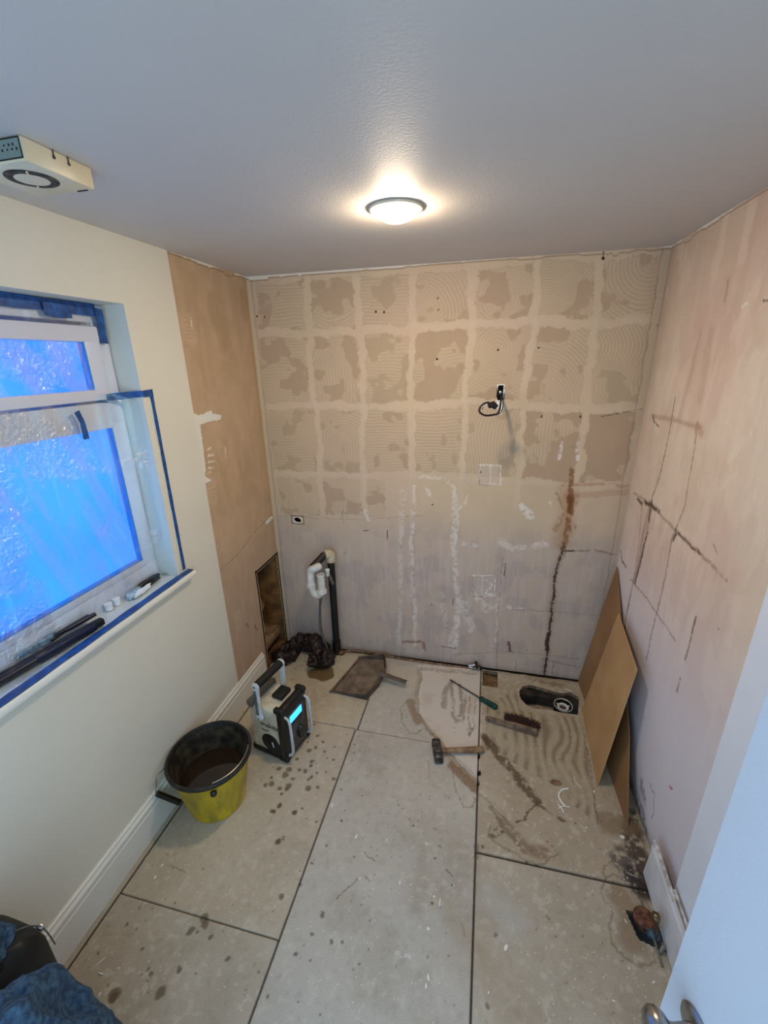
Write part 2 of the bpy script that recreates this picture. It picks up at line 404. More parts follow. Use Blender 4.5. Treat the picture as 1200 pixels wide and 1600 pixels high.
    knock = np.hypot((U-.172+P.wx*.5)/1.5, V-.972+P.wy*.5)
    P.mix(1-sst(knock, .016, .024), (232, 222, 206))
    K = (hole | (np.hypot((U-.172)/1.6, V-.972+.0+.2*(U-.172)) < .014))
    keep = ~(K[:-1, :-1] | K[1:, 1:])
    pos = lambda P: np.stack([P.U, -P.D, P.V], -1)
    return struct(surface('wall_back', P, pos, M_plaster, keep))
back_wall()
# the small recesses behind the two openings
b = MB(); b.box((1.408, .04, 1.77), (.05, .004, .09)); b.box((1.390, .02, 1.77), (.006, .04, .09)); b.box((1.426, .02, 1.77), (.006, .04, .09)); b.box((1.408, .02, 1.812), (.04, .04, .006)); b.box((1.408, .02, 1.728), (.04, .04, .006))
struct(b.build('trim_1', M_void))
b = MB(); b.box((.172, .05, .972), (.09, .004, .07)); b.box((.172, .025, 1.0), (.09, .05, .004)); b.box((.172, .025, .944), (.09, .05, .004)); b.box((.130, .025, .972), (.004, .05, .06)); b.box((.214, .025, .972), (.004, .05, .06))
struct(b.build('trim_2', M_void))

# ---- left wall, bare part (with the access hatch) and painted part (with the window opening)
HY0, HY1, HZ0, HZ1 = -.288, -.014, .02, .712
def left_bare():
    P = grid(-.645, 0, 0, H, .004, 0, 0, 1, 2, eu=(HY0, HY1), ev=(HZ0, HZ1)); U, V = P.U, P.V
    P.base((190, 162, 132))
    big = fbm(U, V, 3, 13, 4); mid = fbm(U, V, 12, 18, 4)
    P.mix(sst(big, .45, .65)*.4, (178, 150, 116)); P.mix(sst(mid, .5, .7)*.3, (204, 172, 140)); P.mul(sst(1-mid, .5, .7)*.5, .92)
    P.mix(sst(-V, -1.1, -.7)*.6, (176, 150, 130))
    st = fbm(U*1., V*.2, 30, 12, 3); P.mix(sst(st, .5, .7)*.2, (208, 178, 146))
    for c, r, al in [((333, 470), .05, .3), ((295, 440), .06, .25), ((350, 500), .05, .25), ((322, 560), .06, .2), ((380, 460), .04, .3)]:
        P.stroke([c, (c[0]+3, c[1]+35)], r, (162, 138, 104), al, warp=1.5, soft=.6)
    # ridges left by old adhesive
    for c, r in [((295, 505), .05), ((345, 700), .04), ((330, 760), .05), ((372, 960), .04)]:
        m = 1-sst(P.dist([c, (c[0]+4, c[1]+18)], 1.), r*.6, r); s = .5+.5*np.sin(2*PI*(V+U*.2+P.wx)/.016)
        P.mix(m*s*.35, (214, 190, 160)); P.D += m*s*.001
    m = P.poly([(298, 645), (310, 648), (330, 640), (332, 645), (346, 648), (345, 656), (328, 658), (312, 664), (318, 700), (322, 745), (330, 752), (320, 756)], warp=.5)
    P.mix(m, (224, 222, 212)); P.D += m*.0012
    for q in [((316, 662), (322, 659)), ((324, 702), (330, 700)), ((325, 712), (333, 710)), ((326, 722), (335, 720)), ((326, 732), (334, 731)), ((325, 740), (330, 738)), ((352, 700), (353, 712)), ((298, 500), (300, 515))]:
        P.stroke(list(q), .005, (232, 224, 208), .8, warp=.3, br=.35)
    P.stroke([(345, 890), (370, 868), (395, 835), (428, 800), (430, 783)], .0022, (96, 70, 50), .7, warp=.5, br=.3)
    P.stroke([(385, 975), (388, 980)], .008, (120, 88, 64), .6); P.stroke([(398, 978), (402, 985)], .007, (120, 88, 64), .7)
    e = sst(U, -.05, 0); P.mix(e*.35, (146, 122, 88)); P.mix(sst(U, -.016, -.006)*.5, (212, 190, 150))
    P.mix(1-sst(U, -.645, -.635), (225, 218, 200))
    top_edge(P)
    cu = (U[:-1, :-1]+U[1:, 1:])/2; cv = (V[:-1, :-1]+V[1:, 1:])/2
    keep = ~((cu > HY0) & (cu < HY1) & (cv > HZ0) & (cv < HZ1))
    return struct(surface('wall_left', P, lambda P: np.stack([P.D, P.U, P.V], -1), M_plaster, keep))
left_bare()
WY1, WZ0, WZ1 = -.942, 1.0, 2.166   # window opening: right edge, bottom, top
WY0 = -2.15
b = MB()
b.box((-.098, (-.645+WY1)/2, H/2), (.203, -.645-WY1, H)); b.box((-.098, (WY0+WY1)/2, WZ0/2), (.203, WY1-WY0, WZ0))
b.box((-.098, (WY0+WY1)/2, (WZ1+H)/2), (.203, WY1-WY0, H-WZ1)); b.box((-.098, (WY0-2.72)/2, H/2), (.203, 2.72+WY0, H))
struct(b.build('wall_left_painted', M_white, smooth=False))

# hatch cavity: a boxed void with boards
hw = mat('cavity_timber', (150, 108, 58), .8, rgb2=(92, 62, 32), scale=9, bump=.3, bscale=60)
hd = mat('cavity_dark', (70, 48, 30), .9, rgb2=(30, 20, 12), scale=12)
b = MB(); b.box((-.26, -.15, .36), (.01, .40, .75)); b.box((-.13, -.006, .36), (.26, .012, .75)); b.box((-.13, -.30, .36), (.26, .012, .75)); b.box((-.13, -.15, .722), (.26, .31, .012)); b.box((-.13, -.15, .012), (.26, .31, .012))
struct(b.build('wall_cavity', hw, smooth=False))
o = MB().box((0, 0, 0), (.02, .05, .26), rot=(.55, .1, 0), bev=.002).build('timber_offcut', mat('batten_timber', (190, 150, 96), .8, rgb2=(140, 104, 62), scale=12)); o.location = (-.14, -.10, .40)
tag(o, 'short wooden batten leaning diagonally inside the open wall hatch', 'wood')
o = MB().box((0, 0, 0), (.19, .25, .05), bev=.003).build('timber_ledge', mat('pale_timber', (158, 130, 96), .8, rgb2=(112, 88, 62), scale=20)); o.location = (-.12, -.15, .13)
tag(o, 'pale wooden ledge board across the bottom of the wall hatch', 'wood')
b = MB(); b.box((-.002, -.016, .36), (.006, .010, .69), bev=.002)
struct(b.build('trim_3', mat('hatch_edge', (176, 152, 112), .8, rgb2=(110, 84, 52), scale=60)))

# ---- right wall
def right_wall():
    P = grid(-1.26, 0, 0, H, .004, 0, W, 1, 2); U, V = P.U, P.V
    P.base((226, 200, 182))
    big = fbm(U, V, 2.1, 23, 4); mid = fbm(U, V, 8, 28, 4); st = fbm(U, V*.2, 22, 15, 4)
    P.mix(sst(big, .42, .62)*.55, (216, 186, 166)); P.mix(sst(1-big, .45, .65)*.5, (222, 208, 182))
    P.mix(sst(st, .5, .68)*.25, (236, 222, 204)); P.mul(sst(mid, .48, .7)*.7, .93); P.mix(sst(V, 1.7, 2.4)*.40, (182, 152, 128)); P.mix(sst(fbm(U, V, 5, 77, 4), .5, .62)*.3, (206, 178, 156)); P.mix(sst(fbm(U*1.4, V*.5, 9, 79, 4), .56, .66)*.3, (236, 218, 196))  # includes vignetting painted in: wall darkens towards the ceiling
    P.mix(sst(-V, -1.3, -.5)*.8, (218, 214, 224))  # window daylight painted in as a bluish tint low down
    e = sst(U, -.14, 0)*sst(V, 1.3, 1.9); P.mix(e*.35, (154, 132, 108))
    P.mix((1-sst(np.abs(U+.012+P.wx*.3), .002, .006))*.5, (150, 118, 90))
    # joints of the old tiles
    for pts, wd, a, c in [([(1055, 620), (1045, 680), (1032, 740), (1018, 780)], .003, .7, (112, 82, 64)),
        ([(1090, 660), (1085, 700), (1070, 790), (1050, 840)], .0026, .55, (120, 88, 68)),
        ([(1018, 785), (1012, 830), (1000, 880), (992, 910)], .007, .9, (64, 44, 36)),
        ([(1016, 790), (1004, 840), (995, 895)], .016, .4, (130, 100, 86)), ([(1003, 790), (998, 850), (993, 890)], .0018, .6, (96, 70, 60)),
        ([(992, 895), (985, 930), (978, 965), (974, 1000)], .004, .8, (84, 58, 46)),
        ([(1050, 840), (1040, 900), (1028, 950), (1018, 990), (1010, 1030)], .0035, .6, (104, 74, 60)),
        ([(990, 770), (1018, 790), (1055, 828), (1095, 865), (1135, 905)], .004, .5, (140, 108, 92)),
        ([(1055, 825), (1070, 845), (1095, 865)], .004, .85, (92, 60, 50)), ([(1052, 842), (1056, 834)], .006, .9, (70, 48, 38)),
        ([(1008, 784), (1025, 795), (1030, 800)], .008, .85, (58, 42, 34)), ([(996, 780), (1003, 788)], .007, .85, (60, 44, 36)),
        ([(985, 905), (1010, 935), (1030, 965), (1055, 1000)], .003, .5, (124, 96, 84)), ([(970, 860), (972, 878), (978, 886)], .004, .8, (66, 50, 42)),
        ([(1020, 650), (1050, 655), (1085, 665), (1095, 668)], .007, .45, (176, 136, 116)), ([(1020, 648), (1022, 658), (1029, 666)], .003, .95, (60, 40, 32)),
        ([(1090, 668), (1096, 676)], .012, .5, (196, 146, 130)), ([(1087, 965), (1078, 1005), (1070, 1030)], .003, .8, (96, 66, 56)),
        ([(1063, 1060), (1058, 1080)], .003, .7, (96, 66, 56)), ([(1138, 440), (1132, 470)], .006, .5, (156, 118, 104)),
        ([(1095, 520), (1075, 600), (1062, 650)], .012, .25, (186, 140, 124)), ([(1110, 520), (1095, 620)], .02, .25, (190, 146, 132)), ([(1115, 850), (1120, 862)], .003, .5, (140, 112, 96))]:
        P.stroke(pts, wd*2.2+.002, (150, 118, 100), a*.45, warp=.3, soft=1.); P.stroke(pts, wd*1.35+.0006, c, a*.9, warp=.35, br=.30)
    for pts, wd, a in [([(1160, 479), (1167, 477)], .006, 1), ([(1044, 448), (1041, 465)], .004, 1), ([(1140, 720), (1150, 700), (1170, 680)], .02, .35), ([(1165, 470), (1185, 650)], .03, .15), ([(1120, 890), (1135, 903)], .002, .8), ([(1150, 740), (1120, 770)], .015, .25), ([(1198, 470), (1190, 480)], .01, .2)]:
        P.stroke(pts, wd, (232, 222, 204), a, warp=.5, br=.3)
    P.stroke([(1192, 470), (1200, 469)], .0035, (90, 70, 60), .9); P.stroke([(1122, 982), (1123, 983)], .004, (60, 44, 40), 1)
    P.stroke([(1046, 1231), (1050, 1233)], .005, (196, 60, 70), .9)
    # black mould at the foot
    for c, r, a in [((1000, 1285), .09, .75), ((990, 1310), .07, .6), ((985, 1250), .05, .6), ((1003, 1230), .03, .5)]:
        P.stroke([c, (c[0]+2, c[1]+12)], r, (50, 42, 42), a, warp=2., br=.42)
    P.mix((1-sst(V+P.wy*2, .0, .10))*.6, (92, 74, 68))
    P.stroke([(1018, 1280), (1022, 1240), (1015, 1225)], .005, (60, 48, 48), .6, warp=1.5, br=.4)
    top_edge(P)
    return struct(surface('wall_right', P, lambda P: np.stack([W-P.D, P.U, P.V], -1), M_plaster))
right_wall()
b = MB(); b.box((W+.045, -1.98, H/2), (.12, 1.48, H))     # painted part beside the doorway, stands a little proud
struct(b.build('wall_right_painted', mat('white_reveal_paint', (236, 242, 250), .5, var=.03, scale=4, bump=.2, bscale=220), smooth=False))
# solid backs of the bare walls; low box added to stop a light leak
b = MB(); b.box((W/2, .13, H/2), (W+.5, .1, H)); b.box((W/2, .075, -.1), (W+.5, .1, .25)); b.box((W+.14, -.6, H/2), (.1, 1.4, H)); b.box((-.34, -.33, H/2), (.1, .7, H))
struct(b.build('wall_masonry', M_void, smooth=False))

# ---- ceiling
b = MB(); b.box((W/2, -1.3, H+.05), (W+.5, 2.95, .1))
struct(b.build('ceiling', M_ceil, smooth=False))

# ---- floor
SLOT = [at(x, y, 2, 0).xy for x, y in [(905, 1090), (903, 1117), (880, 1114), (858, 1109), (835, 1107), (822, 1101), (813, 1091), (811, 1080), (816, 1073), (828, 1070), (850, 1076), (875, 1083), (892, 1082)]]
NOTCH = (1.408, 1.503, -.175, -.030)
HOLE2 = [(1.945, -1.262), (2.075, -1.25), (2.085, -1.375), (1.965, -1.345)]
JX1, JX2 = .722, 1.398
def inpoly(U, V, P):
    ins = np.zeros(U.shape, bool); n = len(P)
    for i in range(n):
        x0, y0 = P[i]; x1, y1 = P[(i+1) % n]
        if y0 == y1: continue
        ins ^= ((V < y0) != (V < y1)) & (U < (x1-x0)*(V-y0)/(y1-y0)+x0)
    return ins
def floor():
    P = grid(-.01, W+.03, -2.75, .012, .0038, 2, 0, 0, 1, eu=(NOTCH[0], NOTCH[1]), ev=(NOTCH[2], NOTCH[3])); U, V = P.U, P.V
    P.base((188, 174, 152))
    big = fbm(U, V, 2.2, 53, 4); mid = fbm(U, V, 7, 58, 5); fine = fbm(U, V, 45, 51, 4)
    L = (U < JX1); Mi = (U >= JX1) & (U < JX2); R = U >= JX2
    P.mix(Mi*.9, (188, 182, 172)); P.mix(R*.8, (172, 157, 134))
    P.mix((R & (V < -1.18))*.8, (184, 172, 154)); P.mix((L & (V > -.67))*.6, (192, 178, 150)); P.mix((L & (V < -1.63))*.7, (178, 168, 152))
    P.mix(sst(big, .45, .62)*.3, (172, 158, 136)); P.mix(sst(1-big, .5, .65)*.25, (200, 190, 172))
    P.mix(sst(mid, .50, .74)*.30, (160, 148, 128)); P.mix(sst(1-mid, .55, .75)*.22, (204, 196, 180))
    P.mix(sst(fine, .62, .74)*.16, (134, 120, 100)); P.mix(sst(1-fine, .62, .72)*.35, (210, 202, 186))
    # bathroom end near the walls: darker
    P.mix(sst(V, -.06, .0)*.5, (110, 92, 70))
    # white primed corner of the middle board
    wp = [(652, 1038), (753, 1046), (749, 1217), (722, 1190), (704, 1178), (690, 1162), (672, 1140), (656, 1118), (654, 1085), (660, 1060)]
    m = P.poly(wp, warp=.5); P.mix(m*.85, (216, 206, 194)); P.mix(m*sst(mid, .5, .65)*.4, (190, 172, 154))
    P.stroke([(660, 1045), (745, 1052)], .02, (150, 128, 104), .5, warp=1., br=.4)
    P.mix(P.poly([(606, 1040), (652, 1042), (655, 1075), (640, 1085), (612, 1060)], warp=.8)*.5, (204, 192, 172))
    # adhesive swirl left on the white part
    for pts, wd, a in [([(703, 1068), (695, 1085), (694, 1105)], .020, .55), ([(706, 1066), (708, 1090), (706, 1110), (712, 1128)], .012, .6), ([(718, 1070), (722, 1095), (716, 1125)], .013, .6), ([(728, 1085), (724, 1110), (722, 1128)], .007, .6), ([(733, 1088), (732, 1140)], .005, .6), ([(742, 1090), (740, 1135), (735, 1152)], .004, .5), ([(730, 1140), (738, 1138), (735, 1148)], .008, .7)]:
        P.stroke(pts, wd, (112, 98, 80), a, warp=.8, soft=.6, br=.36); P.stroke([(x+2, y+3) for x, y in pts], wd*.35, (186, 172, 150), .5, warp=.8)
    # water run between boards, brown
    P.stroke([(656, 1045), (652, 1080), (646, 1110), (655, 1130)], .014, (164, 144, 116), .45, warp=.8)
    P.stroke([(640, 1095), (646, 1115), (652, 1128)], .028, (142, 118, 88), .7, warp=1., wet=.3)
    P.stroke([(655, 1120), (672, 1142), (690, 1162), (712, 1195), (742, 1225)], .016, (164, 142, 114), .55, warp=.6, wet=.3)
    P.stroke([(705, 1195), (722, 1212), (742, 1232)], .028, (134, 104, 76), .8, warp=.9, wet=.4)
    def ring(pts, a=.6, wd=.0032, c=(96, 78, 58)): P.stroke(pts, wd, c, a, warp=.7, soft=.6)
    ring([(660, 1042), (655, 1080), (652, 1115), (664, 1135), (690, 1160), (722, 1200), (746, 1222)])
    ring([(637, 1095), (625, 1105), (627, 1125), (640, 1145), (652, 1148), (662, 1138), (672, 1145), (700, 1180)])
    ring([(705, 1195), (712, 1230), (722, 1262), (735, 1262), (742, 1245)], .45); ring([(668, 1190), (672, 1225), (690, 1232), (702, 1250)], .25)
    # right board: spread adhesive, combed in arcs
    sw = P.poly([(760, 1105), (805, 1075), (812, 1110), (905, 1122), (915, 1150), (935, 1280), (930, 1290), (870, 1230), (800, 1190), (758, 1155)], warp=.8)
    w = (fbm(U, V, 5, 144, 2)-.5)*.10; f = U*1.0+w+.25*(V+.5)**2
    s = .5+.5*np.sin(2*PI*f/.052)
    P.mix(sw*.4, (156, 142, 118)); P.mix(sw*sst(s, .5, .9)*.55, (182, 170, 144)); P.mix(sw*sst(1-s, .55, .95)*.5*sst(mid, .38, .55), (110, 96, 74))
    P.D += sw*s*.0018
    e = sw*(1-sst(P.dist([(914, 1140), (928, 1220), (935, 1285)], .5), .004, .012)); P.mix(e*.7, (96, 80, 60))
    P.stroke([(757, 1152), (780, 1180), (800, 1200), (815, 1225), (838, 1252)], .028, (92, 74, 52), .85, warp=1.1, wet=.45, br=.36)
    P.stroke([(838, 1252), (862, 1270), (878, 1280)], .012, (90, 72, 52), .8, warp=1., br=.4)
    P.stroke([(836, 1255), (820, 1275), (804, 1285)], .005, (92, 74, 54), .8, warp=1.)
    P.stroke([(757, 1155), (762, 1168)], .02, (84, 64, 44), .7, warp=.8)
    P.stroke([(785, 1285), (800, 1300), (820, 1325), (850, 1332)], .030, (126, 104, 80), .7, warp=1., wet=.3, br=.3)
    P.stroke([(782, 1298), (768, 1305)], .018, (84, 68, 50), .85, warp=1., br=.42); P.stroke([(765, 1262), (790, 1300), (810, 1320)], .012, (128, 108, 82), .6, warp=.8)
    ring([(765, 1290), (762, 1308), (785, 1325), (820, 1345), (850, 1348), (872, 1335), (862, 1320)], .55)
    ring([(750, 1240), (770, 1262), (790, 1282)], .5)
    # mould and damp in the right-hand corner
    P.stroke([(985, 1280), (995, 1330), (1010, 1390)], .055, (58, 44, 34), .85, warp=1.6, br=.36, wet=.4)
    P.stroke([(975, 1345), (1000, 1375)], .055, (70, 60, 58), .75, warp=2., br=.42); P.stroke([(960, 1350), (1000, 1368)], .03, (120, 104, 92), .5, warp=2., br=.48)
    P.stroke([(985, 1362), (1010, 1385)], .045, (44, 38, 38), .8, warp=1.4, br=.40); P.stroke([(950, 1290), (985, 1290)], .06, (128, 104, 76), .6, warp=1.6)
    P.stroke([(968, 1352), (982, 1358), (1000, 1366)], .006, (200, 196, 190), .6, warp=2., br=.5)
    P.stroke([(960, 1345), (940, 1352), (945, 1375), (960, 1390)], .0035, (96, 76, 54), .5, warp=1.)
    hs = P.dist([(970, 1400), (985, 1420), (985, 1470)], 1.2); P.mix((1-sst(hs, .02, .07))*.6, (128, 104, 72), .3); P.mix((1-sst(np.abs(hs-.068), .001, .005))*.45, (92, 74, 50))
    # damp under the cloth
    dd = P.dist([(495, 1052), (508, 1052)], 1.5); P.mix((1-sst(dd, .062, .072)), (112, 92, 58), .5)
    for c in [(470, 1040), (455, 1062), (462, 1045), (430, 1058)]: P.stroke([c, (c[0]+1, c[1])], .006, (120, 96, 66), .7)
    # splashes
    Z = lambda ox, oy, sc, L: [(ox+x/sc, oy+y/sc, r) for x, y, r in L]
    sp = Z(400, 1070, 3.333, [(305, 205, 9), (320, 265, 12), (270, 300, 8), (345, 297, 9), (310, 328, 11), (272, 343, 14), (357, 347, 9), (212, 385, 11), (290, 400, 12), (285, 420, 11), (120, 438, 13), (255, 450, 12), (317, 458, 8), (225, 442, 9), (175, 440, 17), (155, 470, 19), (190, 487, 10), (85, 483, 10), (290, 480, 11), (275, 492, 9), (50, 520, 13), (85, 515, 17), (122, 540, 11), (168, 525, 17), (160, 540, 12), (270, 540, 17), (133, 567, 10), (325, 535, 9), (128, 628, 14), (95, 660, 11), (80, 655, 7), (198, 663, 13), (240, 645, 6), (408, 490, 9), (512, 357, 5), (400, 388, 7), (373, 378, 6), (408, 322, 6), (120, 822, 14), (365, 455, 7), (145, 795, 4), (445, 552, 5), (315, 715, 5), (445, 705, 7), (550, 577, 4), (515, 312, 5), (580, 478, 4), (820, 740, 4)])
    sp += Z(400, 1250, 3, [(115, 22, 13), (85, 58, 9), (75, 55, 8), (180, 58, 11), (190, 50, 7), (105, 205, 13), (130, 190, 5), (120, 458, 14), (310, 540, 11), (350, 668, 8), (262, 628, 6), (403, 670, 6), (185, 715, 7), (212, 390, 7), (398, 97, 5), (455, 263, 6), (265, 295, 6), (835, 270, 4), (858, 212, 5), (330, 210, 6), (50, 930, 5), (10, 810, 5), (530, 567, 4), (825, 478, 7), (1083, 972, 7), (1060, 222, 6), (1128, 632, 7)])
    sp += Z(0, 1350, 3.75, [(1190, 320, 17), (1200, 350, 14), (1115, 392, 16), (665, 765, 22), (660, 785, 14), (943, 755, 19), (885, 655, 10), (868, 625, 5), (1050, 620, 10), (830, 500, 5), (587, 510, 6), (740, 358, 6), (515, 853, 5), (1158, 395, 5), (820, 255, 5), (1230, 430, 10), (1330, 560, 7)])
    rs = random.Random(8)
    for x, y, r in sp:
        q = at(x, y, 2, 0); R_ = r*.00086
        d = np.hypot(U-q.x+P.wx*.5+P.fx*.8, V-q.y+P.wy*.5+P.fy*.8); P.mix((1-sst(d, R_*.75, R_*1.15))*.8, (102, 86, 62), .35); P.mix((1-sst(np.abs(d-R_), 0, .003))*.3, (74, 60, 42))
    for k in range(260):   # dark grit
        x, y = rs.uniform(.05, 2.0), rs.uniform(-2.3, -.5); r = rs.uniform(.0022, .0042)
        d = np.hypot(U-x, V-y); P.mix((1-sst(d, r*.6, r*1.3))*rs.uniform(.4, .8), (78, 64, 48))
    rr = np.random.RandomState(3)
    dust = rr.rand(*U.shape) > .9975; P.mix(dust*.75, (232, 226, 212))
    # scratches
    for pts in [[(525, 1405), (558, 1373)], [(568, 1330), (585, 1345)], [(696, 1358), (708, 1368)], [(722, 1440), (727, 1462)], [(270, 1352), (288, 1364)], [(570, 1368), (578, 1378)]]:
        P.stroke(pts, .0026, (112, 98, 84), .75, warp=.4)
    P.stroke([(620, 1487), (640, 1495)], .008, (216, 214, 206), .6, warp=1., br=.4)
    P.stroke([(700, 1420), (745, 1480)], .05, (164, 148, 120), .4, warp=1.5, soft=1.); P.stroke([(740, 1480), (800, 1580)], .12, (166, 146, 122), .45, warp=2., soft=1.)
    P.stroke([(765, 1400), (800, 1440)], .08, (190, 188, 180), .5, warp=2., soft=1.)
    # board joints: real grooves
    def joint(m, dark=1.):
        P.mix(m*.95*dark, (40, 32, 24)); P.D -= m*.008
    def vj(x, y0, y1, wd=.0024): return (1-sst(np.abs(U-x), wd, wd+.002))*((V > y0) & (V < y1))
    def hj(y, x0, x1, wd=.0022, sl=0): return (1-sst(np.abs(V-y-sl*(U-x0)), wd, wd+.002))*((U > x0) & (U < x1))
    joint(vj(JX1+.012, -.669, -.42, .0026)); joint(vj(JX1, -2.75, -.669, .002)); joint(vj(JX2, -1.70, .01, .0022)); joint(vj(JX2, -2.75, -1.70, .0014), .5)
    joint(hj(-.664, .42, JX1)); joint(hj(-.668, JX1, 1.14, .0014), .8); joint(hj(-1.175, JX2, 2.09, .0042)); joint(hj(-1.622, .04, JX1, .0018)); joint(hj(-1.685, JX2, 2.1, .0014), .5)
    joint(vj(.045, -2.75, -.42, .0024))
    P.stroke([(JX2, -1.15), (JX2, -1.2)], .012, (96, 84, 70), .5, px=False)
    for c, r in [((1.398, -.70), .012), ((1.402, -.80), .016), ((1.40, -.86), .006)]:
        d = np.hypot((U-c[0])*1.6, V-c[1]+P.wy); m = (1-sst(d, r, r+.004))*(U > JX2-.003); P.mix(m, (22, 17, 12)); P.D -= m*.012  # edge shadows painted near-black into small dips beside the joint
    # gap under the back wall
    g = sst(V+P.wy*.5, -.020, -.014)*(U > .40); P.mix(g, (44, 32, 22)); P.D -= g*.018
    # broken flakes above the slot
    P.stroke([(830, 1062), (850, 1066), (888, 1075)], .022, (120, 98, 74), .6, warp=1.5, br=.45)
    cu = (U[:-1, :-1]+U[1:, 1:])/2; cv = (V[:-1, :-1]+V[1:, 1:])/2
    cut = inpoly(cu, cv, SLOT) | ((cu > NOTCH[0]) & (cu < NOTCH[1]) & (cv > NOTCH[2]) & (cv < NOTCH[3])) | inpoly(cu, cv, HOLE2)
    # the two right-hand boards lie a touch lower than the middle one
    return struct(surface('floor', P, lambda P: np.stack([P.U, P.V, P.D], -1), M_floor, ~cut))
floor()
def rim(poly, depth, m, name, grow=0):
    b = MB(); n = len(poly); a = [b.bm.verts.new((x, y, -.0005)) for x, y in poly]; c = [b.bm.verts.new((x, y, -depth)) for x, y in poly]
    for i in range(n): b.bm.faces.new((a[i], a[(i+1) % n], c[(i+1) % n], c[i]))
    return struct(b.build(name, m))
M_edge = mat('board_edge', (142, 122, 92), .9, rgb2=(98, 80, 58), scale=40)
rim(SLOT, .022, M_edge, 'trim_4'); rim([(NOTCH[0], NOTCH[2]), (NOTCH[1], NOTCH[2]), (NOTCH[1], NOTCH[3]), (NOTCH[0], NOTCH[3])], .022, M_edge, 'trim_5'); rim(HOLE2, .022, M_edge, 'trim_6')
b = MB(); b.box((1.456, -.10, -.045), (.13, .19, .012)); struct(b.build('trim_7', mat('joist', (150, 122, 82), .85, rgb2=(98, 74, 46), scale=25)))
b = MB(); b.box((W/2, -1.35, -.20), (W+.3, 3.0, .02)); b.box((1.80, -.155, -.07), (.40, .045, .10))
struct(b.build('floor_subfloor', M_void, smooth=False))

# ---- skirtings
def skirt_profile(h, t):   # (outward, z)
    return [(0, 0), (t, 0), (t, h*.72), (t*.85, h*.745), (t*.85, h*.80), (t, h*.82), (t, h*.88), (t*.6, h*.93), (t*.55, h*.985), (t*.35, h), (0, h)]
b = MB(); b.prism([(.003+x, -.362, z) for x, z in skirt_profile(.178, .02)], (0, -2.36, 0))
struct(b.build('baseboard_left', M_trim, smooth=False))

# ================================================================= WINDOW
win = struct(MB().box((0, 0, 0), (.05, 1.215, .066), bev=.006).build('window_1', M_upvc))       # head of the outer frame carries the rest
FX = -.120
win.location = (FX, -1.5475, WZ1-.033)
def wpart(name, c, d, bev=.005, m=M_upvc, parent=win, rel=None):
    c = Vector(c)-Vector(rel if rel else win.location)
    return MB().box(c, d, bev=bev).build(name, m, parent)
b = MB()
for c, d in [((FX-.035, -1.55, 1.60), (.012, 1.21, 1.2)), ((FX-.001, WY1-.033, 1.57), (.05, .066, 1.1)), ((FX+.001, -1.5, 1.06), (.05, 1.2, .10)), ((FX, -1.5, 1.775), (.05, 1.2, .085))]:  # first box: added backing slab that blocks light leaking round the frame
    b.box(Vector(c)-win.location, d, bev=.006)
b.build('window_frame_with_backing', M_upvc, win)
b = MB()
for c, d in [((FX+.0165, -1.035, 1.958), (.045, .070, .254)), ((FX+.018, -1.52, 2.060), (.045, 1.04, .056)), ((FX+.018, -1.52, 1.847), (.045, 1.04, .040))]:
    b.box(Vector(c)-win.location, d, bev=.006)
b.build('opening_sash', M_upvc, win)
b = MB()
for c, d in [((FX+.0022, -1.006, 1.43), (.04, .02, .60)), ((FX+.003, -1.5, 1.125), (.04, 1.0, .03)), ((FX+.003, -1.5, 1.728), (.04, 1.0, .02))]:
    b.box(Vector(c)-win.location, d, bev=.004)
b.build('glazing_bead', M_upvc, win)
M_glass = emit('daylit_frosted_glass', (0, 0, 0), WINDOW_STRENGTH, (.036, .33, 1.4), var=1)
MB().box(Vector((FX-.01, -1.5, 1.43))-win.location, (.012, 1.05, .62)).build('window_pane', M_glass, win)
MB().box(Vector((FX+.004, -1.55, 1.955))-win.location, (.012, 1.0, .20)).build('window_pane', M_glass, win)
# dark gasket lines round the panes
M_gask = mat('blue_gasket', (70, 140, 205), .6)
b = MB()
for c, d in [((FX+.006, -1.018, 1.43), (.03, .006, .585)), ((FX+.006, -1.5, 1.143), (.03, .98, .006)), ((FX+.022, -1.072, 1.955), (.03, .005, .17))]:
    b.box(Vector(c)-win.location, d)
b.build('gasket', M_gask, win)
# sill board
sill = struct(MB().prism([(x, -.868, z) for x, z in [(-.12, 1.002), (.034, 1.002), (.040, 1.006), (.0425, 1.014), (.040, 1.024), (.034, 1.030), (-.12, 1.030)]], (0, -1.4, 0)).build('trim_8', M_trim))

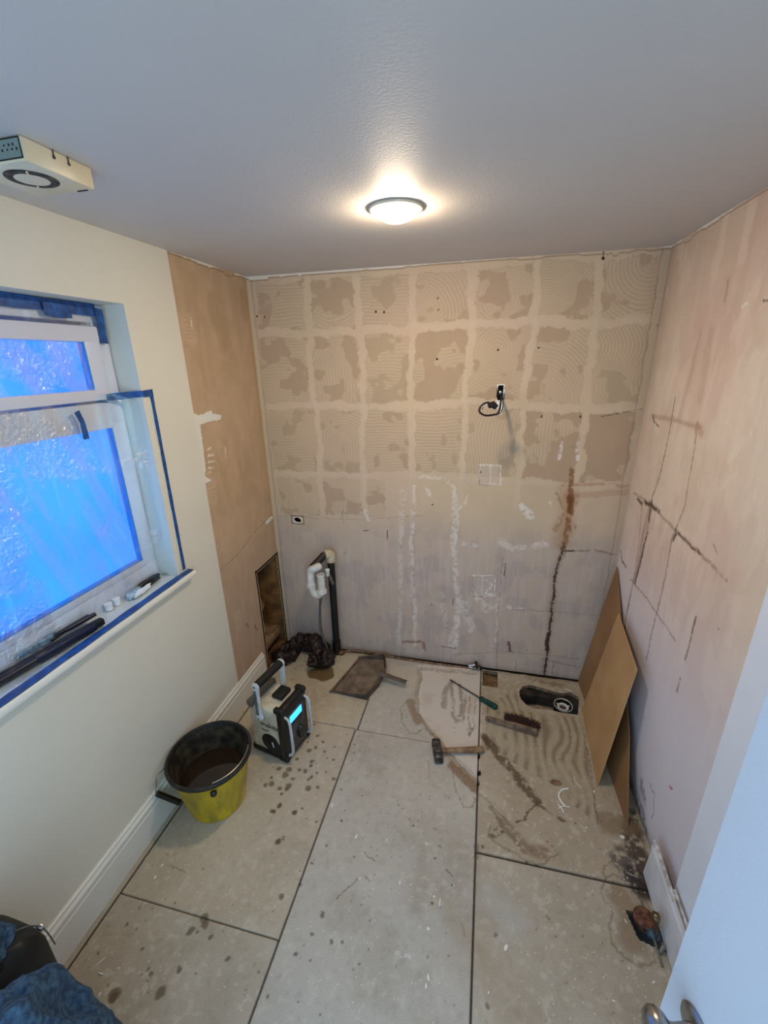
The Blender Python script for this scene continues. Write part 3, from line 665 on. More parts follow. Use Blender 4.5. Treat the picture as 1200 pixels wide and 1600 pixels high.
# protective film taped over the window
def film():
    nu, nv = 150, 130
    me_v = []; fs = []
    for i in range(nu+1):
        for j in range(nv+1):
            u, v = i/nu, j/nv
            z = 2.135+(1.030-2.135)*min(1, v*1.08)
            yr = -1.0 if z > 1.83 else -.90
            k = max(0, min(1, (1.86-z)/.06)); yr = -.985+k*.083
            y = yr+(-2.12-yr)*u
            # near its right edge the lower film bridges from the frame out to the wall face
            d = (yr-y); x = -.089
            if k > 0: x = -.089*(1-k)+k*(-.089*min(1, (d/.14))**1.4+.0058*(1-min(1, d/.14)))
            if v > .926:   # lies out over the sill
                t = (v-.926)/.074; x = max(x, -.087)+(.030-max(x, -.087))*t; z = 1.0325
            elif v > .8:
                t = (v-.8)/.126; x = x+.012*t*t
            p = Vector((x*3, y*3.2, z*1.2))
            wr = noise.fractal(p*1.2, 1.0, 2.0, 3)*.007 + max(0, abs(noise.noise(Vector((y*9+z*2.5, z*.9, 3))))-.2)*.022
            edge = min(1, u*nu/6.0, d*18+.1)*(1 if v > .02 else .2)
            if v <= .926: x += (wr-.004)*edge*min(1, (.926-v)*12+.1)
            me_v.append((x, y, z))
    for i in range(nu):
        for j in range(nv):
            a = i*(nv+1)+j; fs.append((a, a+1, a+nv+2, a+nv+1))
    me = bpy.data.meshes.new('protective_film'); me.from_pydata(me_v, [], fs); me.update()
    for p in me.polygons: p.use_smooth = True
    m = bpy.data.materials.new('thin_film'); n, l, b = nodes(m); n.remove(b)
    out = n['Material Output']; tr = n.new('ShaderNodeBsdfTransparent'); gl = n.new('ShaderNodeBsdfGlossy'); df = n.new('ShaderNodeBsdfTranslucent'); d2 = n.new('ShaderNodeBsdfDiffuse')
    tr.inputs[0].default_value = (.90, .93, .95, 1); gl.inputs['Roughness'].default_value = .10; gl.inputs['Color'].default_value = (1, 1, 1, 1)
    df.inputs[0].default_value = (1, .95, .7, 1); d2.inputs[0].default_value = (.60, .78, .92, 1)
    tc = n.new('ShaderNodeTexCoord'); mp = n.new('ShaderNodeMapping'); mp.inputs['Scale'].default_value = (1, 13, .5); mp.inputs['Rotation'].default_value = (.04, 0, 0)
    nz = n.new('ShaderNodeTexNoise'); nz.inputs['Scale'].default_value = 1.5; nz.inputs['Detail'].default_value = 2; nz.inputs['Distortion'].default_value = .0
    l.new(tc.outputs['Object'], mp.inputs[0]); l.new(mp.outputs[0], nz.inputs['Vector'])
    mr = n.new('ShaderNodeMapRange'); mr.inputs['From Min'].default_value = .60; mr.inputs['From Max'].default_value = .70; mr.inputs['To Min'].default_value = .05; mr.inputs['To Max'].default_value = .26
    l.new(nz.outputs['Fac'], mr.inputs['Value'])
    n2 = n.new('ShaderNodeTexNoise'); n2.inputs['Scale'].default_value = 11; n2.inputs['Detail'].default_value = 6; n2.inputs['Distortion'].default_value = 1.8
    l.new(tc.outputs['Object'], n2.inputs['Vector'])
    bp = n.new('ShaderNodeBump'); bp.inputs['Strength'].default_value = .3; bp.inputs['Distance'].default_value = .012; l.new(n2.outputs['Fac'], bp.inputs['Height'])
    l.new(bp.outputs['Normal'], gl.inputs['Normal'])
    mx0 = n.new('ShaderNodeMixShader'); mx0.inputs[0].default_value = .5; l.new(df.outputs[0], mx0.inputs[1]); l.new(d2.outputs[0], mx0.inputs[2])
    hz = n.new('ShaderNodeVectorMath'); hz.operation = 'SCALE'; hz.inputs[0].default_value = (.36, .74, .80); l.new(mr.outputs[0], hz.inputs['Scale'])
    l.new(hz.outputs[0], d2.inputs[0]); l.new(hz.outputs[0], df.inputs[0])
    mx = n.new('ShaderNodeAddShader'); l.new(tr.outputs[0], mx.inputs[0]); l.new(mx0.outputs[0], mx.inputs[1])
    fr = n.new('ShaderNodeFresnel'); fr.inputs['IOR'].default_value = 1.5; l.new(bp.outputs['Normal'], fr.inputs['Normal'])
    mf = n.new('ShaderNodeMath'); mf.operation = 'MULTIPLY'; mf.inputs[1].default_value = .2; l.new(fr.outputs[0], mf.inputs[0])
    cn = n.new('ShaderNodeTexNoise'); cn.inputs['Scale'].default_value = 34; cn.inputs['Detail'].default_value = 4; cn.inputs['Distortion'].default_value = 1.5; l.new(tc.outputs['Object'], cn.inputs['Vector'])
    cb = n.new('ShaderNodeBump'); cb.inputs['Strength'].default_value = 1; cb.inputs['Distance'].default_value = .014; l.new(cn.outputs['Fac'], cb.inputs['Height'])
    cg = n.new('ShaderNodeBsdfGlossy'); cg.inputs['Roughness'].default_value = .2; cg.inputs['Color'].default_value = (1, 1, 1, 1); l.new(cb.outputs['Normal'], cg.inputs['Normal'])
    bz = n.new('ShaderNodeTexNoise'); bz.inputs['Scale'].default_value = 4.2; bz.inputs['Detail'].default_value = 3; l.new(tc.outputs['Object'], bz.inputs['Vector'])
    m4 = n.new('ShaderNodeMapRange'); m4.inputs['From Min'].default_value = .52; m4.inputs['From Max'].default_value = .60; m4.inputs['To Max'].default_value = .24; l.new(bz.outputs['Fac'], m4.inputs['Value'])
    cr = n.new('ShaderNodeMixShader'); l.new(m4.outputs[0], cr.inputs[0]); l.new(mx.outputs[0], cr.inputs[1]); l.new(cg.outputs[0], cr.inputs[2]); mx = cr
    mx2 = n.new('ShaderNodeMixShader'); l.new(mf.outputs[0], mx2.inputs[0]); l.new(mx.outputs[0], mx2.inputs[1]); l.new(gl.outputs[0], mx2.inputs[2])
    l.new(mx2.outputs[0], out.inputs[0])
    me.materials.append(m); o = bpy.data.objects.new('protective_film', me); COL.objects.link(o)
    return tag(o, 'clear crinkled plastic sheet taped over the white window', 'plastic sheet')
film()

# blue masking tape, each strip on its own
def tape(label, pts, wd, nrm, th=.0012):
    """flat strip along pts, width across direction"""
    b = MB(); nrm = Vector(nrm).normalized(); pts = [Vector(p) for p in pts]; L = []
    for i, p in enumerate(pts):
        t = (pts[min(i+1, len(pts)-1)]-pts[max(i-1, 0)]).normalized(); s = t.cross(nrm).normalized()
        w = wd*(1+.12*math.sin(i*2.3+len(pts)))
        L.append([b.bm.verts.new(p+s*w/2), b.bm.verts.new(p-s*w/2), b.bm.verts.new(p-s*w/2+nrm*th), b.bm.verts.new(p+s*w/2+nrm*th)])
    for a, c in zip(L, L[1:]):
        for k in range(4): b.bm.faces.new((a[k], a[(k+1) % 4], c[(k+1) % 4], c[k]))
    b.bm.faces.new(L[0]); b.bm.faces.new(L[-1][::-1])
    return tag(b.build('masking_tape', M_tape, smooth=False), label, 'tape')
def seq(a, b, n): return [Vector(a).lerp(Vector(b), i/n) for i in range(n+1)]
tape('long blue masking tape along the head of the window', seq((-.083, -.99, 2.144), (-.083, -2.12, 2.150), 12), .040, (1, 0, 0))
tape('short blue tape patch overlapping the window head tape', seq((-.076, -1.10, 2.128), (-.076, -1.20, 2.130), 3), .045, (1, 0, 0))
tape('short upright blue tape at the top right corner of the window frame', seq((-.079, -.978, 2.150), (-.079, -.985, 2.03), 4), .034, (1, 0, 0))
tape('short blue tape strip bridging the window reveal onto the wall', [(-.078, -1.03, 1.835), (-.073, -.99, 1.836), (-.035, -.955, 1.84), (.0075, -.94, 1.842), (.0075, -.885, 1.842)], .026, (1, 0, 0))
tape('long dark blue tape running down the wall beside the window', seq((.0045, -.892, 1.835), (.0045, -.899, 1.045), 14), .018, (1, 0, 0))
tape('short blue tape hanging below the window transom', [(-.070, -1.180, 1.80), (-.070, -1.168, 1.76), (-.070, -1.168, 1.70)], .022, (1, 0, 0))
tape('long blue tape stuck along the front of the window sill', [Vector((.016, -.872-.075*i, 1.0338+.0004*math.sin(i*3))) for i in range(15)], .034, (0, 0, 1))

# ================================================================= THINGS ON THE SILL
SZ = 1.0335
def sp(px, py, z=SZ): v = at(px, py, 2, z); v.x = max(v.x, -.080); return v
def rod(name, label, cat, a, b_, r, m, flat=1.0):
    a, b_ = Vector(a), Vector(b_); root = thing(name, label, cat, (a+b_)/2)
    return root, a-root.location, b_-root.location
M_navy = mat('navy_grip', (14, 22, 48), .4, rgb2=(8, 12, 26), scale=50)
M_plier = mat('plier_steel', (132, 164, 186), .35, .3, rgb2=(90, 112, 130), scale=50)
# water pump pliers lying along the sill
A = sp(22, 1036, SZ+.02); B = sp(90, 995, SZ+.02); Cc = sp(152, 965, SZ+.02); C2 = sp(160, 972, SZ+.016)
t = thing('pliers', 'long pump pliers with steel jaws and dark grips on the sill', 'pliers', (A.x, A.y, SZ))
def rl(v): return v-t.location
d = (Cc-A).normalized(); up = Vector((0, 0, 1)); sd = d.cross(up)
def jp(a, s, z=.016):
    s -= .012; z += .016
    return rl(A)+d*a+sd*s+Vector((0, 0, z-rl(A).z))
b = MB(); b.prism([jp(0, .0), jp(.02, .012), (jp(.05, .010)), jp(.085, .004), jp(.12, .006), jp(.14, -.008), jp(.115, -.020), jp(.09, -.008), jp(.05, -.004), jp(.02, .002)], (0, 0, .014)); b.build('upper_jaw', M_plier, t, bevel=.0015)
b = MB(); b.prism([jp(-.01, -.012, .006), jp(.02, -.018, .006), jp(.07, -.016, .006), jp(.12, -.004, .006), jp(.12, .008, .006), jp(.06, .0, .006), jp(.03, -.002, .006), jp(.01, -.004, .006)], (0, 0, .009)); b.build('lower_jaw', M_plier, t, bevel=.0015)
MB().tube([jp(.13, -.006, .018), jp(.18, .002, .018), jp(.25, .004, .018), jp((Cc-A).length, .006, .018)], [.006, .009, .009, .008]).build('grip', M_navy, t)
MB().tube([jp(.11, .006, .012), jp(.16, -.014, .010), jp(.24, -.018, .010), jp((Cc-A).length-.01, -.020, .010)], [.006, .009, .009, .008]).build('grip', M_navy, t)
MB().lathe([(0, 0), (.009, 0), (.009, .004), (0, .004)], c=jp(.10, -.002, .024), seg=16).build('pivot', M_plier, t)
# two long dark tools in front of them
def bar(label, p0, p1, w, h, m, m2, z0=SZ+.0008):
    p0, p1 = Vector(p0), Vector(p1); p0.z = p1.z = z0
    t = thing('chisel', label, 'tool', p0); v = p1-p0; L = v.length; t.rotation_euler.z = math.atan2(v.y, v.x)
    MB().tube([(0, 0, h/2), (L*.45, 0, h/2)], h/2, seg=10).build('handle', m, t)
    MB().box((L*.72, 0, h/2), (L*.56, w, h*.8), bev=.003).build('blade', m2, t)
    return t
bar('long navy handled tool lying at the near sill edge', sp(-30, 1090), sp(148, 984), .034, .028, M_navy, M_navy)
bar('black narrow tool beside the pump pliers on the sill', sp(-40, 1072), sp(160, 968, SZ+.02), .026, .030, M_black, M_blackr)
# two white pipe caps
M_cap = mat('white_cap', (230, 236, 240), .35, var=.05)
for i, (x, y, lb) in enumerate([(168, 952, 'small white plastic cap nearest the tools on the sill'), (180, 944, 'small white plastic cap farther along the sill, beside its twin')]):
    q = sp(x, y); t = thing('pipe_cap', lb, 'cap', (q.x, q.y, SZ), group=None)
    MB().lathe([(0, 0), (.014, 0), (.0145, .02), (.0125, .021), (0, .021)], seg=24).build('body', M_cap, t)
    MB().lathe([(0, .021), (.015, .021), (.0155, .024), (.015, .028), (.008, .0285), (0, .027)], seg=24).build('lid', M_cap, t)
# crumpled clear packet
def crumple(c, d, sd, amt=.35, sub=3, fr=1.6):
    b = MB(); r = bmesh.ops.create_icosphere(b.bm, subdivisions=sub, radius=1)
    for v in r['verts']:
        k = 1+amt*noise.fractal(v.co*fr+Vector((sd, sd*2, 0)), 1, 2, 4); v.co = v.co*k
        v.co = Vector((v.co.x*d[0], v.co.y*d[1], max(v.co.z, -.75)*d[2])); v.co += Vector(c)
    return b
q = sp(210, 930); o = crumple((0, 0, .010), (.016, .045, .013), 3, .5).build('packet', mat('clear_packet', (190, 214, 226), .15, rgb2=(120, 160, 180), scale=60, coat=.5)); o.location = (q.x, q.y, SZ); o.rotation_euler.z = .15
tag(o, 'crumpled clear plastic packet of fixings in the middle of the sill', 'packet')
q = sp(222, 926); o = crumple((0, 0, .012), (.012, .05, .012), 9, .5).build('paper_scrap', M_cap); o.location = (q.x+.006, q.y, SZ); o.rotation_euler.z = .1
tag(o, 'crumpled white tissue scrap on the blue sill tape', 'scrap')
# black pocket knife tool
a = sp(212, 919, SZ+.012); c = sp(248, 898, SZ+.012); t = thing('pocket_tool', 'black folded pocket tool lying by the sill packet', 'tool', (a.x, a.y, SZ)); v = c-a; v.z = 0
MB().tube([(0, 0, .012), v*.2+Vector((0, 0, .014)), v*.8+Vector((0, 0, .014)), v+Vector((0, 0, .013))], [.007, .012, .012, .008]).build('body', M_black, t)
MB().sph(Vector((0, 0, .013)), (.010, .010, .009)).build('ferrule', M_steel, t)
MB().box(v*.6+Vector((.014, 0, .008)), (.018, v.length*.6, .010), bev=.004).build('clip', M_blackr, t)
# bunch of small keys / fittings
t = None
q = sp(262, 896); t = thing('key_bunch', 'small bunch of metal fittings on the far end of the sill', 'fittings', (q.x, q.y, SZ))
for i in range(6):
    a = i*1.1; p = Vector((.010*math.cos(a), .022*math.sin(a), .004+.002*(i % 3)))
    MB().tube([p+Vector((.006*math.cos(k*PI/5), .006*math.sin(k*PI/5), 0)) for k in range(10)], .0018, seg=6, closed=True).build('ring', M_steel, t)
b = MB(); b.box((.002, .03, .005), (.010, .04, .006), rot=(0, 0, .3), bev=.002); b.build('fitting', M_plier, t)

# ================================================================= CEILING LIGHT AND FAN
LX, LY = 1.028, -.876
t = thing('ceiling_light', 'round recessed ceiling light glowing warm white', 'light', (LX, LY, H))
M_ring = mat('satin_ring', (214, 206, 186), .4, .0, var=.1)
MB().lathe([(.084, 0), (.086, -.003), (.083, -.008), (.070, -.012), (.066, -.008), (.066, 0)], seg=56).build('trim_ring', M_ring, t)
MB().lathe([(.066, -.004), (.064, -.016), (.052, -.028), (.034, -.036), (.015, -.040), (0, -.041)], seg=48).build('diffuser', emit('lamp_glow', (0, 0, 0), LAMP_STRENGTH, LAMP_COLOUR), t)

t = thing('extractor_fan', 'square cream ceiling extractor fan near the window wall', 'fan', (.295, -1.468, H))
M_cream = mat('cream_plastic', (226, 214, 184), .4, rgb2=(214, 200, 166), scale=8)
M_grey = mat('dusty_slot', (92, 84, 72), .8, rgb2=(50, 44, 38), scale=60)
MB().box((0, 0, -.0225), (.172, .172, .045), bev=.004).build('housing', M_cream, t)
b = MB(); b.lathe([(.033, -.0445), (.033, -.0465), (.035, -.0475), (.048, -.0475), (.052, -.0465), (.052, -.0445)], c=(.008, -.010, 0), seg=48); b.build('grille_ring', M_grey, t)
MB().lathe([(0, -.049), (.028, -.0488), (.034, -.0475), (.036, -.0445)], c=(.008, -.010, 0), seg=48).build('grille_disc', M_cream, t)
for a in (2.2, 5.4):
    MB().box((.008+.044*math.cos(a), -.010+.044*math.sin(a), -.0480), (.016, .004, .002), rot=(0, 0, a)).build('grille_rib', M_cream, t)
b = MB(); b.box((.055, .079, -.0455), (.03, .004, .002)); b.build('slot', M_blackr, t)
for y in (-.015, .022): MB().box((.0865, y, -.006), (.002, .004, .012), bev=.0008).build('screw_slot', M_grey, t)
for y in (-.010, .027): MB().sph((.0865, y-.005, -.014), (.002, .004, .004)).build('screw', M_grey, t)
lab = MB().box((.032, -.0865, -.0215), (.10, .0015, .037)).build('rating_label', mat('label_grey', (126, 140, 132), .5, var=.15), t)
b = MB(); 
for c, d in [((.032, -.0876, -.004), (.10, .001, .0022)), ((.032, -.0876, -.039), (.10, .001, .0022)), ((.081, -.0876, -.0215), (.0022, .001, .037)), ((-.017, -.0876, -.0215), (.0022, .001, .037))]: b.box(c, d)
for k in range(14): b.box((-.008+.006*k+random.uniform(-.001, .001), -.0876, -.015-.008*(k % 2)), (.0034, .001, random.uniform(.002, .005)), rot=(0, random.uniform(-.6, .6), 0))
b.build('label_print', M_blackr, lab)

# ================================================================= SHOWER SUPPLY HANGING FROM THE WALL
t = thing('shower_cable', 'black shower cable loop with red core hanging from the wall recess', 'cable', (1.408, 0, 1.77))
def rel(v, t): return Vector(v)-t.location
def onray(px, py, y): return at(px, py, 1, y)
p1 = onray(781, 612, .02); loop = [Vector((1.408, .03, 1.775)), Vector((1.41, -.02, 1.75)), onray(782, 632, -.10), onray(779, 645, -.17), onray(772, 648, -.22), onray(758, 649, -.26), onray(749, 643, -.27), onray(752, 634, -.26), onray(762, 629, -.25), onray(773, 634, -.235)]
def smooth(pts, n=6):
    pts = [Vector(p) for p in pts]; out = []
    for i in range(len(pts)-1):
        p0, p1, p2, p3 = pts[max(i-1, 0)], pts[i], pts[i+1], pts[min(i+2, len(pts)-1)]
        for k in range(n):
            s = k/n; out.append(.5*((2*p1)+(-p0+p2)*s+(2*p0-5*p1+4*p2-p3)*s*s+(-p0+3*p1-3*p2+p3)*s**3))
    return out+[pts[-1]]
sl = [rel(p, t) for p in smooth(loop)]
MB().tube(sl, .0048, seg=10).build('cable', M_blackr, t)
tp = [rel(onray(764, 634, -.25), t), rel(onray(770, 632, -.24), t), rel(onray(776, 637, -.24), t)]
MB().tube(tp, [.013, .017, .013], seg=14).build('taped_end', M_blackr, t)
MB().tube([rel(p, t) for p in smooth([(1.412, .0, 1.74), onray(782, 630, -.08), onray(779, 643, -.14)], 5)], .0032, seg=8).build('red_core', mat('red_core', (130, 40, 38), .5), t)
MB().tube([rel(p, t) for p in smooth([(1.42, .0, 1.742), onray(786, 634, -.09), onray(782, 646, -.15), onray(777, 644, -.17)], 5)], .0028, seg=8).build('core', M_black, t)
MB().tube([rel(onray(752, 640, -.268), t), rel(onray(754, 635, -.264), t)], .0062, seg=10).build('clamp', M_steel, t)
MB().lathe([(0, 0), (.010, 0), (.010, .014), (.006, .016), (0, .016)], seg=18, M=Matrix.Translation((0, .026, -.001)) @ Matrix.Rotation(PI/2, 4, 'X')).build('backplate_fitting', M_steel, t)

# ================================================================= WASTE PIPE AND TRAP
def P_(px, py, y): return at(px, py, 1, y)
M_pvcw = mat('white_waste_pipe', (226, 226, 220), .3, rgb2=(206, 204, 192), scale=30)
M_aged = mat('aged_elbow', (206, 196, 168), .4, rgb2=(182, 170, 140), scale=30)
M_brnp = mat('dark_brown_pipe', (40, 30, 24), .45, rgb2=(24, 18, 14), scale=60)
M_hose = mat('grey_hose', (112, 114, 112), .4, rgb2=(84, 86, 86), scale=60)
wy = -.05
t = thing('waste_pipe', 'black vertical soil pipe standing against the back wall corner', 'pipe', (.402, wy, 0))
MB().tube([(0, 0, .0), (0, 0, .735)], .0235, seg=24).build('pipe_body', M_blackr, t)
MB().tube([(0, 0, .0), (0, 0, .10)], .029, seg=24).build('socket', M_black, t)
cap = (.402, -.12, .62)
t = thing('basin_trap', 'white plastic basin trap joined to the pipe by a cream elbow', 'trap', (.402, wy, .74))
e0 = Vector((.402, wy, .715)); e1 = Vector((.402, wy, .765)); e2 = Vector((.372, -.075, .772))
jt = P_(487, 888, -.155)
MB().tube([rel(p, t) for p in smooth([e0, e1, e2], 7)], .0300, seg=20).build('top_elbow', M_aged, t)
MB().tube([rel(e2, t), rel(e2.lerp(jt, .95), t)], .0245, seg=20).build('branch_pipe', M_brnp, t)
ty = -.17
a0 = P_(494, 887, ty); a1 = P_(486, 892, ty); a2 = P_(485.5, 902, ty); a3 = P_(486, 914, ty); a4 = P_(490, 926, ty); a5 = P_(497, 930, ty); a6 = P_(503, 924, ty); a7 = P_(501.5, 912, ty); a8 = P_(500, 898, ty)
MB().tube([rel(p, t) for p in smooth([a0+Vector((.012, .02, 0)), a0, a1, a2, a3], 6)], .0245, seg=20).build('swan_neck', M_pvcw, t)
MB().tube([rel(a3+Vector((0, 0, .012)), t), rel(a3-Vector((0, 0, .014)), t)], .0315, seg=12).build('compression_nut', M_pvcw, t)
MB().tube([rel(p, t) for p in smooth([a3, a4, a5, a6], 6)], .0240, seg=20).build('u_bend', M_pvcw, t)
MB().tube([rel(a6+Vector((0, 0, .010)), t), rel(a6-Vector((0, 0, .010)), t)], .0315, seg=12).build('compression_nut', M_pvcw, t)
top = a6+Vector((0, 0, .115)); b = MB()
b.lathe([(.018, 0), (.0230, 0), (.0230, .11), (.0255, .112), (.0255, .122), (.0205, .123), (.0195, .11), (.018, 0)], seg=28); o = b.build('inlet_tube', M_pvcw, t); o.location = rel(a6, t)
# hoses
t = thing('flexible_hose', 'grey flexible hose hanging from the white trap to the floor', 'hose', (.33, -.1, 0))
MB().tube([rel(p, t) for p in smooth([P_(501, 935, -.13), P_(500, 955, -.12), P_(501, 980, -.10), P_(506, 1000, -.09), P_(514, 1020, -.085)], 7)], .0085, seg=12).build('hose_tube', M_hose, t)
MB().tube([rel(P_(501, 938, -.13), t), rel(P_(501, 930, -.135), t)], .011, seg=12).build('ferrule', M_steel, t)
t = thing('overflow_pipe', 'thin grey pipe with white cap beside the black vertical pipe', 'pipe', (.44, -.04, 0))
MB().tube([rel(p, t) for p in smooth([P_(514, 896, -.10), P_(518, 908, -.07), P_(521, 930, -.045), P_(523, 960, -.04), P_(525, 1000, -.035), (.438, -.035, .0)], 6)], .0062, seg=12).build('pipe_body', M_hose, t)
MB().tube([rel(P_(512, 899, -.105), t), rel(P_(511.5, 890, -.112), t)], [.0125, .0150], seg=18).sph(rel(P_(511.5, 891, -.112), t), (.015, .015, .012)).build('end_cap', M_pvcw, t)
MB().tube([rel(P_(515, 900, -.10), t), rel(P_(520, 912, -.075), t)], .011, seg=14).build('coupling', M_hose, t)

# copper pipe run along the foot of the wall, and its fittings
M_cu = mat('dull_copper', (150, 116, 88), .45, .5, rgb2=(92, 66, 48), scale=40)
t = thing('copper_pipe', 'thin dull copper pipe run along the foot of the back wall', 'pipe', (.47, -.03, 0))
MB().tube([rel(p, t) for p in smooth([(.455, -.055, -.01), (.455, -.052, .012), (.475, -.04, .020), (.56, -.025, .018), (.74, -.024, .010), (.92, -.030, .006), (1.1, -.030, .003), (1.33, -.028, .002)], 6)], .0072, seg=10).build('pipe_body', M_cu, t)
MB().lathe([(0, 0), (.018, 0), (.018, .022), (.011, .026), (0, .026)], c=(-.035, -.030, 0), seg=16).build('elbow_fitting', M_cu, t)
t = thing('isolation_valve', 'small black and chrome valve on the pipe at the wall foot', 'valve', (1.352, -.034, 0))
b = MB(); b.tube([(-.032, 0, .014), (.032, 0, .014)], .011, seg=14); b.lathe([(.0, 0), (.014, 0), (.014, .030), (0, .030)], seg=8); b.build('valve_body', M_steel, t)
MB().box((.014, -.004, .040), (.018, .05, .014), rot=(.5, .3, .5), bev=.004).build('lever', M_black, t)
MB().tube([(-.035, .004, .022), (-.020, -.01, .036), (.004, -.002, .040)], .005, seg=8).build('wire_loop', M_cap, t)
MB().tube([(.03, .008, .016), (.045, .010, .005)], .012, seg=12).build('elastomer_sleeve', M_blackr, t)

# a tile chip wedged in the left corner
o = MB().box((0, 0, 0), (.012, .085, .020), rot=(.12, 0, 0), bev=.002).build('tile_fragment', mat('tile_white', (226, 220, 206), .4, var=.08)); o.location = (.003, -.066, .984)
tag(o, 'white broken tile sliver stuck in the bare left wall corner', 'tile')

# ================================================================= WET BROWN CLOTH
def sweep_cloth(path, rad, flat=.75, seg=26, n=9, fold=.35, seedv=0, freq=9.0):
    pts = smooth(path, n); m = len(pts); rr = smooth([(r, 0, 0) for r in rad], n); b = MB(); rings = []
    prev = None
    for i, p in enumerate(pts):
        tt = (pts[min(i+1, m-1)]-pts[max(i-1, 0)]).normalized(); x = tt.cross(Vector((0, 0, 1))).normalized(); y = x.cross(tt)
        e = min(1, math.sqrt(max(0.02, min(i, m-1-i)/4.0)))
        ring = []
        for k in range(seg):
            a = 2*PI*k/seg; R = rr[i].x*e
            q = p+x*math.cos(a)*R+y*math.sin(a)*R*flat
            f = noise.fractal(q*freq+Vector((seedv, 0, 0)), .9, 2.1, 5)
            f2 = abs(noise.noise(q*freq*1.7+Vector((0, seedv, 4))))
            q += (x*math.cos(a)+y*math.sin(a))*R*fold*(f-.5*f2)
            q.z = max(q.z, .0015); ring.append(b.bm.verts.new(q))
        rings.append(ring)
    for a_, c_ in zip(rings, rings[1:]):
        for k in range(seg): b.bm.faces.new((a_[k], a_[(k+1) % seg], c_[(k+1) % seg], c_[k]))
    b.bm.faces.new(rings[0][::-1]); b.bm.faces.new(rings[-1]); return b
M_rag = mat('wet_brown_cloth', (44, 22, 18), .5, rgb2=(18, 8, 7), scale=26, bump=.7, bscale=90)
b = sweep_cloth([(.045, -.27, .035), (.07, -.20, .05), (.12, -.10, .055), (.20, -.06, .06), (.28, -.085, .055), (.315, -.15, .055), (.345, -.225, .045), (.355, -.255, .03)], [.062, .078, .082, .092, .080, .076, .080, .058], .78, freq=10, fold=.75, n=16, seg=60)
md = b.build('floor_cloth', M_rag); s = md.modifiers.new('s', 'SUBSURF'); s.levels = s.render_levels = 1
tag(md, 'crumpled wet dark brown cloth heaped at the foot of the soil pipe', 'cloth')

# ================================================================= DUSTPAN
M_pan = mat('dusty_brown_plastic', (112, 96, 82), .6, rgb2=(84, 70, 58), scale=18, bump=.2)
t = thing('dustpan', 'brown dusty plastic dustpan lying open on the floor', 'dustpan', (.62, -.25, 0))
def dl(x, y, z): return Vector((x-.62, y+.25, z))
def sheet(lo, hi, name, m, th=.003):
    b = MB(); n = len(lo)
    return b
# tray: floor, two sides and a rear wall rising towards the handle
rimz = .058
fl = [dl(.482, -.420, .003), dl(.566, -.082, .003), dl(.748, -.062, .004), dl(.785, -.205, .004), dl(.770, -.325, .004), dl(.728, -.447, .004)]
up_ = [dl(.480, -.424, .008), dl(.564, -.078, .008), dl(.752, -.056, .050), dl(.792, -.20, .055), dl(.776, -.328, .055), dl(.724, -.452, .052)]
b = MB(); fv = [b.bm.verts.new(p) for p in fl]; uv = [b.bm.verts.new(p) for p in up_]
for i in range(1, 6): b.bm.faces.new((fv[i], fv[(i+1) % 6], uv[(i+1) % 6], uv[i]))
o = b.build('tray_wall', mat('shaded_pan_wall', (88, 74, 64), .6, rgb2=(66, 54, 46), scale=18), t, smooth=False); s = o.modifiers.new('s', 'SOLIDIFY'); s.thickness = .0035; s = o.modifiers.new('b', 'BEVEL'); s.width = .006; s.segments = 3; s.limit_method = 'ANGLE'; s.angle_limit = .3  # wall plastic coloured darker than the tray to carry its shade
MB().prism([p-Vector((0, 0, .002)) for p in fl], (0, 0, .004)).build('tray_floor', mat('dusty_pan_floor', (138, 122, 104), .75, rgb2=(104, 88, 72), scale=14, bump=.3), t, smooth=False)
MB().prism([dl(.484, -.432, .001), dl(.568, -.078, .001), dl(.585, -.080, .006), dl(.500, -.432, .006)], (0, 0, .0025)).build('lip', M_pan, t)
MB().tube([p+Vector((0, 0, .001)) for p in up_[1:6]]+[up_[0]], .0045, seg=8).build('rolled_rim', M_pan, t)
h0 = dl(.780, -.262, .052); h1 = dl(.945, -.292, .040); dh = (h1-h0).normalized(); sdv = dh.cross(Vector((0, 0, 1))).normalized(); nu = Vector((0, 0, 1))
b = MB(); rings = []
for q, w in [(h0-dh*.02, .030), (h0+dh*.02, .020), (h0+dh*.06, .017), (h1, .017)]:
    outer = [q+sdv*w*math.cos(a)+nu*w*.7*math.sin(a) for a in [PI*k/8 for k in range(9)]]
    inner = [q+sdv*(w-.003)*math.cos(a)+nu*(w-.003)*.7*math.sin(a)-nu*.001 for a in [PI*k/8 for k in range(8, -1, -1)]]
    rings.append([b.bm.verts.new(p) for p in outer+inner])
for a, c in zip(rings, rings[1:]):
    for k in range(18): b.bm.faces.new((a[k], a[(k+1) % 18], c[(k+1) % 18], c[k]))
b.bm.faces.new(rings[0][::-1]); b.bm.faces.new(rings[-1]); b.build('handle', M_pan, t)

